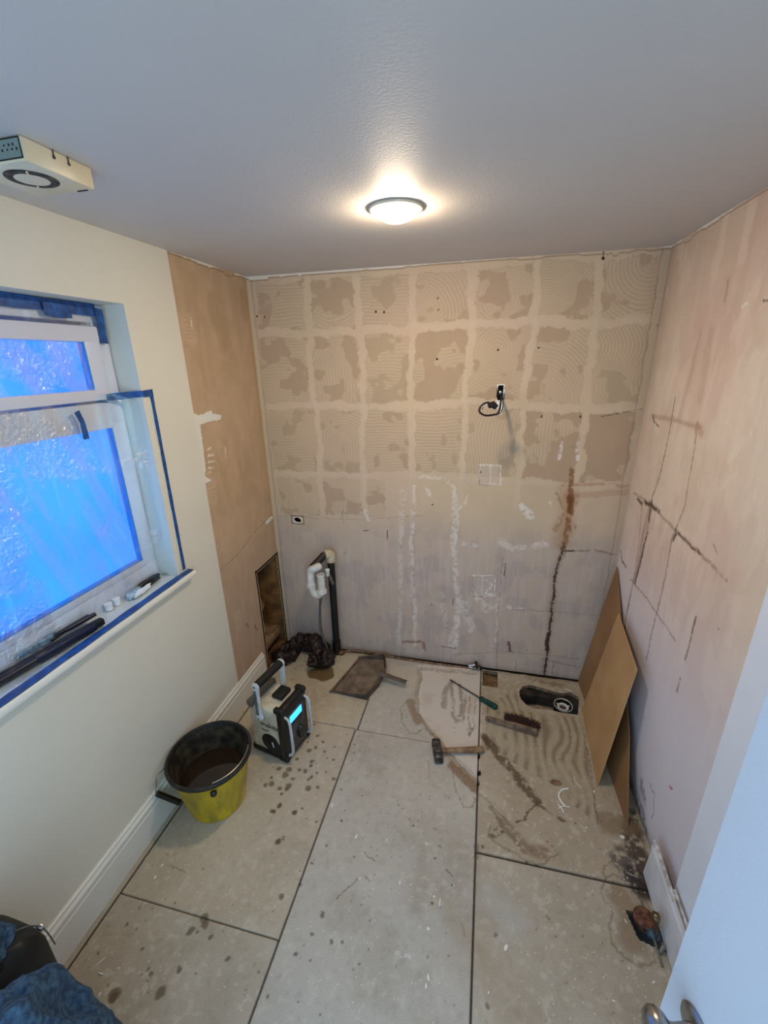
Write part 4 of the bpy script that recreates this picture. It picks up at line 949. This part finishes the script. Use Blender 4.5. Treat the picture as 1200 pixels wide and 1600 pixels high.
# ================================================================= HAMMER, SCREWDRIVER, BRUSH
M_wood = mat('worn_handle_wood', (158, 124, 86), .6, rgb2=(112, 84, 56), scale=30, bump=.2)
hc = Vector((1.188, -.737, .026)); he = Vector((1.425, -.672, .017))
t = thing('club_hammer', 'club hammer with grey steel head and wooden handle on the floor', 'hammer', (hc.x, hc.y, 0))
ang = math.atan2((he-hc).y, (he-hc).x)
Mh = Matrix.Rotation(ang, 4, 'Z')
b = MB(); b.box((0, 0, .026), (.044, .060, .048), bev=.006, M=Mh); b.box((0, .044, .026), (.046, .034, .050), bev=.010, M=Mh); b.box((0, -.044, .026), (.046, .034, .050), bev=.010, M=Mh); b.build('head', M_dirtsteel, t)
MB().tube([Mh @ Vector(p) for p in [(-.024, 0, .026), (.03, 0, .026), (.10, 0, .023), (.17, 0, .020), (.225, 0, .019), (.245, 0, .019)]], [.012, .012, .0135, .0155, .016, .013], seg=18).build('handle', M_wood, t)

a = at(705, 1063, 2, .006); c = at(749, 1090, 2, .014); e = at(777, 1106, 2, .016)
t = thing('screwdriver', 'long flat screwdriver with dark green handle on the floor', 'screwdriver', (c.x, c.y, 0))
MB().tube([rel(a, t), rel(c, t)], .0042, seg=10).build('shaft', M_dirtsteel, t)
b = MB(); dd = (c-a).normalized(); b.box(rel(a+dd*.005, t), (.03, .009, .0025), rot=(0, 0, math.atan2(dd.y, dd.x))); b.build('tip', M_dirtsteel, t)
ln = (e-c); b = MB(); rings = []
for s_, r in [(0, .008), (.06, .014), (.2, .015), (.28, .012), (.38, .015), (.8, .017), (.95, .015), (1, .009)]:
    p = rel(c+ln*s_, t); x = ln.normalized().cross(Vector((0, 0, 1))).normalized(); y = x.cross(ln.normalized())
    rings.append([b.bm.verts.new(p+(x*math.cos(2*PI*k/24)+y*math.sin(2*PI*k/24))*r*(1 if k % 4 else .86)) for k in range(24)])
for q, w in zip(rings, rings[1:]):
    for k in range(24): b.bm.faces.new((q[k], q[(k+1) % 24], w[(k+1) % 24], w[k]))
b.bm.faces.new(rings[0][::-1]); b.bm.faces.new(rings[-1]); b.build('handle', mat('green_grip', (10, 74, 58), .3, rgb2=(6, 40, 34), scale=50), t)

p0 = at(758, 1124, 2, .016); p1 = at(838, 1148, 2, .016); t = thing('hand_brush', 'wooden hand brush with dark brown bristles lying on its side', 'brush', (p0.x, p0.y, 0)); v = p1-p0; t.rotation_euler.z = math.atan2(v.y, v.x); L = v.length
M_bw = mat('dusty_brush_wood', (140, 116, 92), .75, rgb2=(98, 78, 60), scale=24, bump=.3)
outl = [(0, -.006), (.01, -.012), (.06, -.013), (.12, -.019), (.16, -.022), (L, -.022), (L+.004, -.016), (L+.004, .016), (L, .022), (.16, .022), (.12, .018), (.06, .012), (.01, .011), (0, .006)]
b = MB(); b.prism([(x, -.002, .022+y) for x, y in outl], (0, .018, 0)); o = b.build('handle', M_bw, t, bevel=.003); 
MB().lathe([(0, 0), (.004, 0), (.004, .0015), (0, .0015)], seg=14, M=Matrix.Translation((.02, -.0022, .024)) @ Matrix.Rotation(PI/2, 4, 'X')).build('hanging_hole', M_blackr, t)
b = MB(); rs = random.Random(2)
for i in range(26):
    for j in range(5):
        x = L-.165+.162*i/25; z = .008+.028*j/4
        ln_ = .060+.012*math.sin(PI*i/25)
        for k in range(3):
            q = Vector((x+rs.uniform(-.003, .003), .016, z+rs.uniform(-.002, .002))); sx = (i/25-.5)*.03
            b.tube([q, q+Vector((sx*.4+rs.uniform(-.003, .003), ln_*.5, rs.uniform(-.002, .002))), q+Vector((sx+rs.uniform(-.006, .006), ln_*rs.uniform(.9, 1.05), rs.uniform(-.004, .008)))], [.0019, .0017, .0010], seg=4)
M_bris = mat('brown_bristle', (74, 46, 34), .8, rgb2=(44, 26, 20), scale=90)
o = b.build('bristles', M_bris, t, smooth=False); o['kind'] = 'stuff'

# ================================================================= SHOWER WASTE IN THE FLOOR SLOT
q = at(880, 1102, 2, -.01)
t = thing('shower_waste', 'round black and white shower waste fitting set in the floor slot', 'drain', (q.x, q.y, -.06))
MB().lathe([(.047, 0), (.050, .02), (.051, .05), (.047, .052), (.043, .05), (.040, .02), (.038, .0)], seg=40).build('cup', M_black, t)
MB().lathe([(.049, .052), (.052, .054), (.053, .050), (.050, .048)], seg=40).build('rim', M_pvcw, t)
MB().lathe([(.020, .028), (.031, .03), (.034, .038), (.030, .042), (.022, .040), (.020, .028)], seg=36).build('inner_ring', M_pvcw, t)
MB().lathe([(0, .018), (.020, .02), (.022, .03), (.012, .032), (0, .030)], seg=24).build('dip_tube', M_grey, t)
for a in (.4, 2.5, 4.4): MB().box((.036*math.cos(a), .036*math.sin(a), .036), (.014, .008, .008), rot=(0, 0, a), bev=.002).build('lug', M_pvcw, t)
MB().tube([(-.05, 0, .01), (-.16, .01, .0), (-.22, .02, -.02)], .02, seg=16).build('outlet_pipe', M_black, t)
o = crumple((0, 0, 0), (.085, .028, .03), 5, .3).build('mortar_lump', mat('mortar', (150, 134, 108), .9, rgb2=(118, 102, 80), scale=40, bump=.5)); q = at(850, 1108, 2, -.02); o.location = (q.x-.03, q.y-.003, -.035)
tag(o, 'grey mortar lump along the near edge of the floor slot', 'mortar')

# ================================================================= HARDBOARD OFFCUTS
M_hb = mat('hardboard', (196, 156, 108), .5, rgb2=(178, 138, 92), scale=3.5, bump=.1, bscale=300)
def board(name, label, poly, th, m=M_hb):
    P3 = [Vector(p) for p in poly]; n = (P3[1]-P3[0]).cross(P3[-1]-P3[0]).normalized()
    # flatten every corner onto the plane of the first three
    P3 = [p-n*(p-P3[0]).dot(n) for p in P3]
    if n.x < 0: n = -n
    b = MB(); b.prism(P3, n*th); return tag(b.build(name, m, smooth=False), label, 'board')
board(name='hardboard_offcut', m=mat('hardboard_shaded', (158, 118, 76), .55, rgb2=(136, 100, 64), scale=3, bump=.1, bscale=300), label='large tan hardboard offcut leaning in the corner behind the other board', poly=[(1.996, -.022, .0), (2.040, -.93, .0), (2.066, -.70, .29), (2.098, -.04, .83)], th=.004)  # rear board coloured darker in place of a shading difference
board('hardboard_sheet', 'tan hardboard rectangle leaning on the wall in front of the bigger offcut', [(1.975, -.262, .0), (1.955, -.752, .0), (2.058, -.706, .650), (2.058, -.308, .688)], .005)

# ================================================================= RIGHT SKIRTING, PIPE TAIL, DOOR
t = struct(MB().prism([(x, -1.115, z) for x, z in [(2.046, .006), (2.066, .006), (2.070, .165), (2.064, .170), (2.060, .155), (2.056, .148), (2.053, .12)]], (0, -1.55, 0)).build('baseboard_right', mat('chipped_gloss', (222, 222, 224), .4, rgb2=(206, 204, 204), scale=12, bump=.3), smooth=False))
b = MB(); b.prism([(2.056, -1.115, .09), (2.069, -1.115, .09), (2.070, -1.090, .160), (2.065, -1.095, .163), (2.058, -1.10, .13)], (0, -.012, 0)); b.box((2.065, -1.20, .170), (.012, .20, .006), rot=(.04, 0, 0)); b.box((2.078, -1.38, .12), (.010, .24, .10), bev=.003)
b.build('splintered_end', mat('splinter', (224, 222, 222), .6, rgb2=(170, 160, 150), scale=50, bump=.6), t, smooth=False)
t = thing('radiator_tail', 'rusty capped pipe tail rising from the floor hole by the skirting', 'pipe', (2.004, -1.275, 0))
M_rust = mat('rusty_cap', (128, 82, 56), .75, rgb2=(74, 42, 28), scale=70, bump=.5)
MB().lathe([(0, .012), (.030, .012), (.036, .006), (.036, -.01), (.030, -.03), (0, -.03)], seg=28).build('rusty_disc', M_rust, t)
MB().sph((.016, -.042, -.006), (.022, .018, .018)).build('blue_cap', mat('blue_grey_plastic', (60, 82, 100), .5, var=.3), t)
q = at(1012, 1452, 2, .01)
t = thing('radiator_valve', 'tarnished round valve head against the chipped skirting', 'valve', (2.025, -1.31, .075))
Mx = Matrix.Rotation(PI/2, 4, 'Y') @ Matrix.Rotation(.25, 4, 'X')
M_brass = mat('tarnished_brass', (140, 124, 94), .35, .8, rgb2=(90, 78, 60), scale=40)
MB().lathe([(0, -.016), (.014, -.016), (.017, -.012), (.017, .002), (.012, .006), (0, .006)], seg=28, M=Mx).build('valve_head', M_brass, t)
MB().tube([(.0, 0, -.012), (.001, -.01, -.07), (.0, -.012, -.085)], .0065, seg=12).build('stem', M_cu, t)
MB().tube([(.010, -.05, -.045), (.0, -.06, -.075)], .008, seg=12).build('side_nut', M_steel, t)
MB().tube([(-.014, .09, -.070), (-.010, .01, -.070), (-.005, -.10, -.070)], .004, seg=8).build('pipe_clip', M_hose, t)

# door leaf, opened into the room
Lp = Vector((1.700, -1.923, 0)); dv = Vector((.25, -.97, 0)).normalized(); nv = Vector((dv.y, -dv.x, 0)).normalized()   # nv points to the visible face (towards -x)
if nv.x > 0: nv = -nv
DW = .762
ang = math.atan2(dv.y, dv.x)
d = MB().box((DW/2, .02, 1.0), (DW, .040, 1.975), bev=.003).build('door_1', M_cool); struct(d); d.location = (Lp.x, Lp.y, .002); d.rotation_euler.z = ang
# local +y is left of travel; the visible face is at local y=0
Ml = Matrix.Translation((.064, 0, .948)) @ Matrix.Rotation(PI/2, 4, 'X')
kn = MB().lathe([(0, 0), (.030, 0), (.031, .003), (.027, .007), (.012, .010), (0, .010)], seg=36, M=Ml).build('knob_rose', M_steel, d)
MB().lathe([(0, .008), (.0095, .008), (.0085, .035), (.012, .044), (.022, .048), (.028, .056), (.029, .064), (.024, .074), (.012, .080), (0, .081)], seg=36, M=Ml).build('door_knob', M_steel, d)
Ml2 = Matrix.Translation((.064, .040, .948)) @ Matrix.Rotation(-PI/2, 4, 'X')
MB().lathe([(0, 0), (.030, 0), (.031, .003), (.012, .010), (.0085, .035), (.022, .048), (.029, .064), (.012, .080), (0, .081)], seg=36, M=Ml2).build('door_knob', M_steel, d)
for z in (.25, 1.75): MB().box((DW+.002, .02, z), (.006, .030, .075), bev=.002).build('hinge', M_steel, d)

# ================================================================= BUCKET
bx, by = .198, -1.19
t = thing('bucket', 'large yellow builders bucket of dirty water beside the skirting', 'bucket', (bx, by, 0))
M_yel = mat('yellow_plastic', (204, 178, 18), .38, rgb2=(176, 148, 14), scale=14, lo=.3, hi=.7)
def yelmat(m):
    n, l = m.node_tree.nodes, m.node_tree.links; b = n['Principled BSDF']
    src = b.inputs['Base Color'].links[0].from_socket
    tc = n.new('ShaderNodeTexCoord'); mp = n.new('ShaderNodeMapping'); mp.inputs['Scale'].default_value = (22, 22, 3); nz = n.new('ShaderNodeTexNoise'); nz.inputs['Scale'].default_value = 1.; nz.inputs['Detail'].default_value = 6
    l.new(tc.outputs['Object'], mp.inputs[0]); l.new(mp.outputs[0], nz.inputs['Vector'])
    mr = n.new('ShaderNodeMapRange'); mr.inputs['From Min'].default_value = .50; mr.inputs['From Max'].default_value = .70; l.new(nz.outputs['Fac'], mr.inputs['Value'])
    mx = n.new('ShaderNodeMixRGB'); mx.inputs['Color2'].default_value = (*L3(150, 132, 40), 1); l.new(mr.outputs[0], mx.inputs['Fac']); l.new(src, mx.inputs['Color1']); l.new(mx.outputs[0], b.inputs['Base Color'])
yelmat(M_yel)
BH, RT, RB = .285, .178, .124
def rz(z): return RB+(RT-RB)*z/BH
MB().lathe([(0, .004), (RB-.006, .0), (RB, .004), (rz(.05), .05), (rz(.235), .235), (rz(.24)+.004, .243), (rz(.26)+.004, .262), (rz(.26)-.006, .262), (RB+.002, .02)], seg=64).build('body', M_yel, t)
M_rim = mat('caked_black_rim', (44, 40, 34), .6, rgb2=(18, 17, 15), scale=40, bump=.6)
MB().lathe([(rz(.262)+.002, .258), (RT+.006, .268), (RT+.008, .280), (RT+.004, .287), (RT-.005, .286), (RT-.011, .270), (rz(.262)-.010, .255)], seg=64).build('rim', M_rim, t)
MB().lathe([(rz(.262)-.008, .268), (rz(.2)-.008, .20), (rz(.15)-.005, .15)], seg=64).build('inner_lining', mat('caked_inner', (74, 64, 46), .6, rgb2=(26, 20, 14), scale=22, bump=.6), t)
wm = mat('muddy_water', (48, 32, 18), .04, rgb2=(34, 22, 12), scale=5, spec=.6)
MB().lathe([(0, .15), (.08, .1502), (rz(.15)-.004, .15)], seg=64).build('water', wm, t)
# wire bail with its grip, dropped to the left over the rim
Cb = Vector((0, 0, .240)); ub = Vector((.61, -.79, 0))*(RT+.004)
g0 = at(246, 1240, 0, .036)-t.location; g1 = at(281, 1254, 2, .085)-t.location; l0 = Vector((-.93, -.37, 0))*(RT-.002)+Vector((0, 0, .245))
MB().tube(smooth([l0, at(247, 1210, 0, .030)-t.location, at(244, 1230, 0, .030)-t.location, g0, g1], 6), .0022, seg=8).build('wire_handle', M_steel, t)
MB().tube([g0, g0.lerp(g1, .5), g1], .0125, seg=14).build('grip', M_black, t)
pts2 = []
for s_ in (-1, 1):
    a = Cb+ub*s_; MB().sph(a, (.014, .014, .014)).build('handle_lug', M_black, t)
# loop of wire lying across the near rim
pr = [Vector((RT*math.cos(a)*.97, RT*math.sin(a)*.97, .290+.003*math.sin(3*a))) for a in [-.9+1.3*k/12 for k in range(13)]]
MB().tube(pr, .0022, seg=8).build('stirring_wire', M_steel, t)

# ================================================================= RADIO
t = thing('site_radio', 'cream and black portable site radio with a blue lit display', 'radio', (.360, -.836, 0), math.radians(-12)); t.scale = (1.3, .82, 1.26)
M_rc = mat('radio_cream', (214, 206, 184), .5, rgb2=(176, 164, 140), scale=14, bump=.2)
M_rw = mat('radio_white', (206, 208, 206), .4, rgb2=(182, 184, 180), scale=20)
D2, W2 = .085, .122
MB().box((-.012, 0, .132), (.150, .226, .225), bev=.016, seg=4).build('body', M_rc, t)
MB().box((-.012, 0, .020), (.158, .236, .030), bev=.008).build('base_guard', M_blackr, t)
fb = MB().box((.068, 0, .135), (.036, .244, .262), bev=.015, seg=4).build('front_bezel', M_black, t)
MB().box((.0865, 0, .128), (.004, .160, .190), bev=.004).build('front_panel', mat('radio_grey', (96, 94, 88), .5, rgb2=(60, 58, 54), scale=30), fb)
MB().box((.0895, -.004, .196), (.003, .118, .034), bev=.002).build('display', emit('display_blue', (0, 0, 0), 1.0, (.03, .32, 1.0)), fb)
for i in range(5): MB().box((.0895, -.045+.022*i, .168), (.004, .014, .008), bev=.002).build('button', M_blackr, fb)
MB().lathe([(0, 0), (.030, 0), (.032, .004), (.028, .014), (0, .015)], seg=30, M=Matrix.Translation((.088, .02, .095)) @ Matrix.Rotation(PI/2, 4, 'Y')).build('tuning_dial', M_black, fb)
for s_ in (-1, 1):
    MB().tube(smooth([(.080, s_*.100, .232), (.104, s_*.100, .218), (.108, s_*.100, .14), (.106, s_*.100, .06), (.082, s_*.100, .035)], 5), .0065, seg=12).build('guard_bar', M_rw, t)
    for z in (.018, .258): MB().box((.066, s_*.108, z), (.046, .034, .026), bev=.009, seg=3).build('corner_bumper', M_blackr, t)
    # handle arm
    b = MB(); b.tube([(-.026, s_*.122, .205), (-.026, s_*.122, .300), (-.026, s_*.122, .352)], [.016, .014, .016], seg=16); b.sph((-.026, s_*.122, .352), (.018, .013, .017)); b.sph((-.026, s_*.122, .205), (.019, .013, .018))
    arm = b.build('handle_arm', M_rw, t)
    MB().box((-.026, s_*.1365, .280), (.014, .004, .12), bev=.002).build('arm_inlay', M_hose, arm)
    for z in (.205, .352): MB().lathe([(0, 0), (.006, 0), (.006, .002), (0, .002)], seg=14, M=Matrix.Translation((-.026, s_*.134, z)) @ Matrix.Rotation(-s_*PI/2, 4, 'X')).build('arm_screw', M_black, arm)
b = MB(); b.tube([(-.026, -.110, .352), (-.026, .110, .352)], .0165, seg=20); b.build('handle_grip', M_blackr, t)
MB().box((.010, .03, .256), (.050, .10, .018), bev=.006).build('battery_hatch', M_blackr, t)
MB().box((-.075, 0, .245), (.034, .236, .034), bev=.010, seg=3).build('rear_guard', mat('grey_guard', (96, 88, 76), .6), t)
Ms = Matrix.Translation((.0, -.1145, .165)) @ Matrix.Rotation(PI/2, 4, 'X')
text('maker_lettering', 'makita', .034, M_blackr, t, Ms @ Matrix.Translation((.012, 0, 0)))
text('series_lettering', 'XGT', .018, M_blackr, t, Ms @ Matrix.Translation((-.012, -.030, 0)))
b = MB(); b.lathe([(0, 0), (.040, 0), (.042, .003), (.036, .006), (0, .004)], seg=32, M=Matrix.Translation((.006, -.113, .078)) @ Matrix.Rotation(PI/2, 4, 'X')); b.box((.022, -.115, .055), (.07, .005, .06), bev=.002); sp_ = b.build('speaker', M_blackr, t)
MB().box((.020, -.120, .074), (.006, .003, .026), rot=(0, -.2, 0), bev=.001).build('speaker_mark', M_rw, sp_)

# ================================================================= BAG AND DENIM (near left corner)
def lump(name, label, cat, c, d, m, seedv, amt=.22, fr=1.5, rot=0, sub=5, fold=6.):
    b = MB(); r = bmesh.ops.create_icosphere(b.bm, subdivisions=sub, radius=1)
    for v in r['verts']:
        n_ = v.co.copy(); s = noise.fractal(n_*fr+Vector((seedv, 1, 2)), 1, 2, 5)
        ridge = 1-abs(noise.noise(Vector((n_.x*fold*.5+seedv, n_.y*fold*.5, n_.z*fold*.22))+n_*.8))
        k = 1+amt*s+.10*(ridge-.8)
        q = n_*k; q = Vector((math.copysign(abs(q.x)**.8, q.x), math.copysign(abs(q.y)**.8, q.y), q.z))
        v.co = Vector((q.x*d[0], q.y*d[1], q.z*d[2])); 
    o = b.build(name, m); o.location = c; o.rotation_euler.z = rot
    zmin = min(v.co.z for v in o.data.vertices)
    return tag(o, label, cat)
M_den = mat('denim', (64, 98, 126), .9, rgb2=(34, 58, 82), scale=70, bump=.8, bscale=500)
M_bagm = mat('black_vinyl', (12, 12, 11), .5, rgb2=(7, 7, 6), scale=30, bump=.3, bscale=40)
t = thing('tool_bag', 'black rounded tool bag at the left edge beside the skirting', 'bag', (.130, -2.09, 0))
b = MB(); prof = []
for (z, hx, hy) in [(0, .09, .14), (.02, .10, .155), (.30, .104, .160), (.42, .104, .160), (.47, .098, .150), (.495, .08, .12), (.50, .04, .06)]:
    ring = []
    for k in range(40):
        a = 2*PI*k/40; cx, sy = math.cos(a), math.sin(a); e = .45
        ring.append(b.bm.verts.new((hx*math.copysign(abs(cx)**e, cx), hy*math.copysign(abs(sy)**e, sy), z+.008*math.sin(5*a+z*9))))
    prof.append(ring)
for q, w in zip(prof, prof[1:]):
    for k in range(40): b.bm.faces.new((q[k], q[(k+1) % 40], w[(k+1) % 40], w[k]))
b.bm.faces.new(prof[0][::-1]); b.bm.faces.new(prof[-1]); bag = b.build('bag_body', M_bagm, t)
MB().box((.05, .160, .44), (.02, .012, .03), rot=(.2, .5, 0), bev=.003).build('buckle', M_steel, t)
MB().tube(smooth([(.02, .10, .500), (.05, .135, .490), (.06, .160, .44), (.07, .165, .36)], 5), .002, seg=8).build('piping', M_hose, t)
lump('denim_jacket', 'crumpled blue denim heap at the bottom left corner of the view', 'clothing', (.425, -2.19, .32), (.165, .185, .41), M_den, 4, .20)
lump('denim_trousers', 'blue denim garment folded over the black tool bag', 'clothing', (.130, -2.07, .55), (.10, .09, .05), M_den, 9, .25)

# ================================================================= LITTER ON THE FLOOR
M_chip = mat('white_plaster_chip', (236, 232, 222), .8, var=.06)
def chip(px, py, lx, ly, ang, label, group=None, name='plaster_chip', th=.003):
    q = at(px, py, 2, 0); b = MB(); rs = random.Random(int(px*7+py)); n = 6; pts = []
    for k in range(n):
        a = 2*PI*k/n; r = rs.uniform(.75, 1.1); pts.append((lx/2*math.cos(a)*r, ly/2*math.sin(a)*r, 0))
    b.prism(pts, (0, 0, th)); o = b.build(name, M_chip, smooth=False); o.location = (q.x, q.y, .0012); o.rotation_euler = (0, 0, ang)
    return tag(o, label, 'chip', group)
mid_lab = ('tiny white plaster chip scattered on the central floor board', 'white chips on the central board')
lft_lab = ('tiny white plaster chip scattered on the left floor boards', 'white chips on the left boards')
rgt_lab = ('tiny white plaster chip scattered on the right floor boards', 'white chips on the right boards')
Z4 = [(355, 25, 6, 20), (520, 108, 5, 5), (470, 175, 5, 22), (800, 207, 9, 8), (675, 390, 4, 16), (725, 400, 6, 3), (918, 403, 5, 14), (835, 455, 6, 6), (807, 605, 10, 8), (487, 372, 6, 4), (808, 835, 6, 18), (797, 875, 5, 14), (612, 190, 4, 6), (862, 480, 3, 26)]
for i, (x, y, a, b_) in enumerate(Z4): chip(400+x/3, 1250+y/3, a*.0012+.002, b_*.0011+.002, random.uniform(-.4, .4), *mid_lab)
for x, y, a, b_ in [(1172, 695, 11, 22), (1095, 340, 5, 5), (1090, 905, 5, 5)]: chip(400+x/3, 1250+y/3, a*.0012, b_*.0012, -.5, *(rgt_lab if b_ < 10 else ('larger pointed white chip on the near right floor board', None)))
for x, y, a, b_ in [(468, 405, 4, 4), (578, 720, 4, 4)]: chip(400+x/3.333, 1070+y/3.333, a*.0016, b_*.0016, .3, *mid_lab)
for x, y, a, b_, r in [(397, 635, 4, 14, 0), (322, 425, 5, 4, 0)]: chip(400+x/3.333, 1070+y/3.333, a*.0014, b_*.0014, r, *lft_lab)
for x, y, a, b_, r in [(950, 10, 4, 12, -.4), (910, 80, 6, 10, 0), (630, 165, 4, 18, -.4), (593, 645, 20, 4, 0), (697, 612, 4, 6, .2), (587, 765, 5, 10, .1)]: chip(x/3.75, 1350+y/3.75, a*.0013, b_*.0013, r, *lft_lab)
chip(590/3.75, 1350+575/3.75, .0045, .034, -.45, 'long thin white sliver on the near left floor board')
chip(478/3.75, 1350+820/3.75, .007, .028, .2, 'stubby white stick chip nearest the denim heap')
for x, y, a, b_, r in [(760, 790, 5, 12, .3), (335, 885, 5, 5, 0), (360, 1060, 4, 6, 0), (218, 1210, 5, 5, 0), (20, 1280, 4, 12, 0), (640, 935, 5, 4, 0)]: chip(700+x/3.333, 1000+y/3.333, a*.0014, b_*.0014, r, *rgt_lab)
for x, y, a, b_, r in [(65, 55, 12, 4, .4), (90, 960, 4, 4, 0), (172, 992, 4, 4, 0), (235, 1138, 10, 6, 0), (330, 935, 6, 8, 0), (320, 370, 5, 5, 0)]: chip(900+x/4, 1280+y/4, a*.001, b_*.001, r, *rgt_lab)
chip(700+385/3.333, 1000+190/3.333, .004, .020, .4, 'thin white strip near the square notch at the wall')
chip(700+628/3.333, 1000+262/3.333, .045, .006, -.35, 'long white strip lying above the floor slot')
chip(700+908/3.333, 1000+1028/3.333, .022, .014, 0, 'white triangular chip in the damp right corner')
chip(900+485/4, 1280+1022/4, .016, .006, .6, 'white chip just below the skirting hole')
chip(900+413/4, 1280+1225/4, .022, .007, .6, 'white oblong chip nearest the door knob')
chip(900+310/4, 1280+640/4, .004, .018, .4, 'white sliver beside the rusty pipe cap')
def curl(label, pts, r, name='sealant_strip'):
    P = [at(x, y, 2, .004) for x, y in pts]; o0 = P[0].copy(); o = MB().tube([p-o0 for p in smooth(P, 5)], r, seg=6).build(name, M_chip); o.location = o0
    return tag(o, label, 'sealant')
curl('thick curled white sealant strip in the adhesive swirl', [(888, 1232), (878, 1234), (873, 1243), (878, 1254), (883, 1259)], .0045)
curl('thin arched white sealant strip right of the thick curl', [(897, 1213), (899, 1221), (905, 1228), (909, 1230)], .0016)
curl('short white sealant strip lying below the thick curl', [(872, 1257), (877, 1262), (881, 1270)], .0028)
curl('flat white sealant strip crossing below the thick curl', [(872, 1263), (880, 1260), (890, 1261)], .0022)
o = crumple((0, 0, 0), (.026, .012, .008), 7, .4).build('wood_scrap', mat('brown_scrap', (158, 120, 86), .9, rgb2=(110, 82, 56), scale=60)); q = at(869, 1224, 2, 0); o.location = (q.x, q.y, .006)
tag(o, 'small light brown scrap above the curled sealant', 'scrap')
